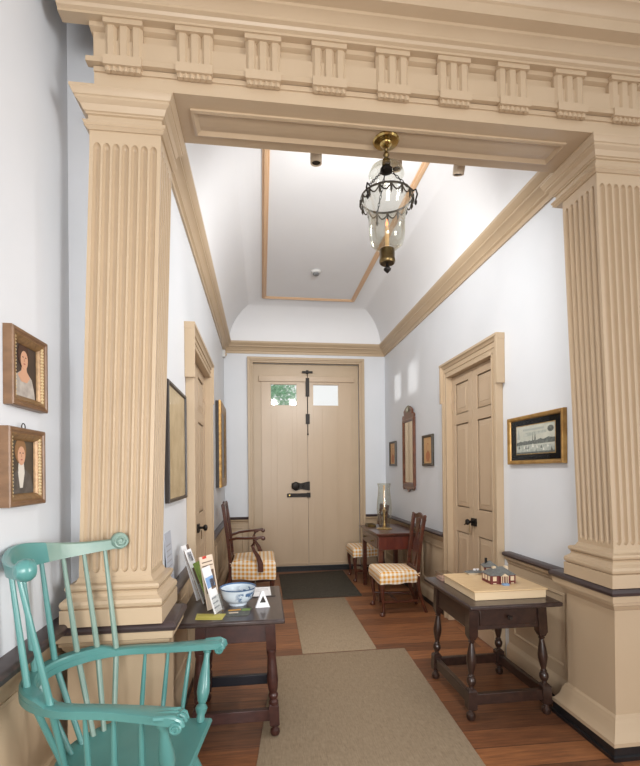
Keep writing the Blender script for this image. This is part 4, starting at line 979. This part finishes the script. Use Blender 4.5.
lg=[(.012,0),(.016,.05),(.020,.18),(.014,.30),(.022,.34),(.014,.38),(.020,.46),(.024,.60),(.016,.76),(.022,.80),(.014,.86),(.016,1)]
for sx,sy,fx,fy in ((.15,.14,.225,.235),(.15,-.14,.225,-.235),(-.13,.12,-.235,.20),(-.13,-.12,-.235,-.20)):
    m=MB(); m.lathe(lg,(fx,fy,0),14,top=(sx,sy,ZS-.03)); m.build('leg',TEAL,t)
for s in (-1,1):
    m=MB(); m.lathe([(.008,0),(.012,.25),(.018,.5),(.012,.75),(.008,1)],(-.195,s*.172,.15),12,top=(.19,s*.20,.17)); m.build('stretcher',TEAL,t)
m=MB(); m.lathe([(.008,0),(.012,.2),(.018,.5),(.012,.8),(.008,1)],(0,-.187,.16),12,top=(0,.187,.16)); m.build('stretcher',TEAL,t)

# ------------------------------------------------------------------ outside the front door
t=thing('street_tree','leafy green tree seen through the left door pane','tree',(.42,12,-.3))
m=MB(); m.tube([(0,0,0),(.02,0,1.2),(-.03,0,2.4),(.02,0,3.4)],[.11,.09,.07,.03],10); m.tube([(-.02,0,2.3),(.3,.1,3.0),(.45,.1,3.6)],[.05,.035,.015],8); m.tube([(-.02,0,2.5),(-.3,-.1,3.2),(-.4,0,3.7)],[.05,.03,.015],8); m.build('trunk',mat('bark',(92,80,66),.8),t)
m=MB(); rnd=random.Random(3)
for k in range(2600):
    while 1:
        p=Vector((rnd.uniform(-1,1),rnd.uniform(-1,1),rnd.uniform(-1,1)))
        if .25<p.length<1: break
    p=Vector((p.x*.62,p.y*.6,p.z*.8+3.55)); a=Vector((rnd.uniform(-1,1),rnd.uniform(-1,1),rnd.uniform(-1,1))).normalized(); b=a.orthogonal().normalized(); s=rnd.uniform(.035,.06)
    m.add([tuple(p-a*s),tuple(p+b*s*.5),tuple(p+a*s),tuple(p-b*s*.5)],[(0,1,2,3)])
m.build('foliage',mat('leaves',(190,222,196),.5,var=(128,184,140),scale=3),t)
m=MB(); m.box(-8,D+.30,-.4,10,30,-.3); struct(m.build('ground',mat('pale paving',(200,198,190),.8)))

# ------------------------------------------------------------------ light
w=bpy.data.worlds.new('world'); S.world=w; w.use_nodes=True
bg=w.node_tree.nodes['Background']; bg.inputs[0].default_value=(1,.995,.985,1); bg.inputs[1].default_value=1.0
def area(name,loc,target,size,power,col=(1,1,1),sy=None):
    l=bpy.data.lights.new(name,'AREA'); l.energy=power; l.size=size; l.color=col
    if sy: l.shape='RECTANGLE'; l.size_y=sy
    o=bpy.data.objects.new(name,l); COL.objects.link(o); o.location=loc
    o.rotation_euler=(Vector(target)-Vector(loc)).to_track_quat('-Z','Y').to_euler(); return o
def spotl(name,loc,target,power,ang,col=(1,1,1),rad=.03):
    l=bpy.data.lights.new(name,'SPOT'); l.energy=power; l.spot_size=R(ang); l.spot_blend=.9; l.color=col; l.shadow_soft_size=rad
    o=bpy.data.objects.new(name,l); COL.objects.link(o); o.location=loc
    o.rotation_euler=(Vector(target)-Vector(loc)).to_track_quat('-Z','Y').to_euler(); return o
wl=area('window_light',(2.9,-.7,1.75),(-.9,1.4,1.75),.9,24,(1,.99,.975),1.7); wl.data.spread=R(75)
wl=area('window_light',(-.1,-2.4,1.6),(.5,3,.6),1.4,58,(1,.985,.965),1.8); wl.data.spread=R(120)
HC=(1,.985,.955)
spotl('hall_spot',(.300,2.40,2.99),(1.77,4.2,1.7),96,135,HC,.06)
spotl('hall_spot',(1.09,2.40,2.99),(-.5,4.2,1.7),96,135,HC,.06)
spotl('hall_spot',(.735,2.40,2.99),(.65,4.3,3.66),85,125,HC,.06)
spotl('daylight_from_street',(-6.4,12.3,2.45),(.62,6.35,2.5),2600,12,(1,.98,.95),.30)
S.view_settings.view_transform='Standard'; S.view_settings.look='None'; S.view_settings.gamma=1; S.view_settings.exposure=0
S.view_settings.use_curve_mapping=False
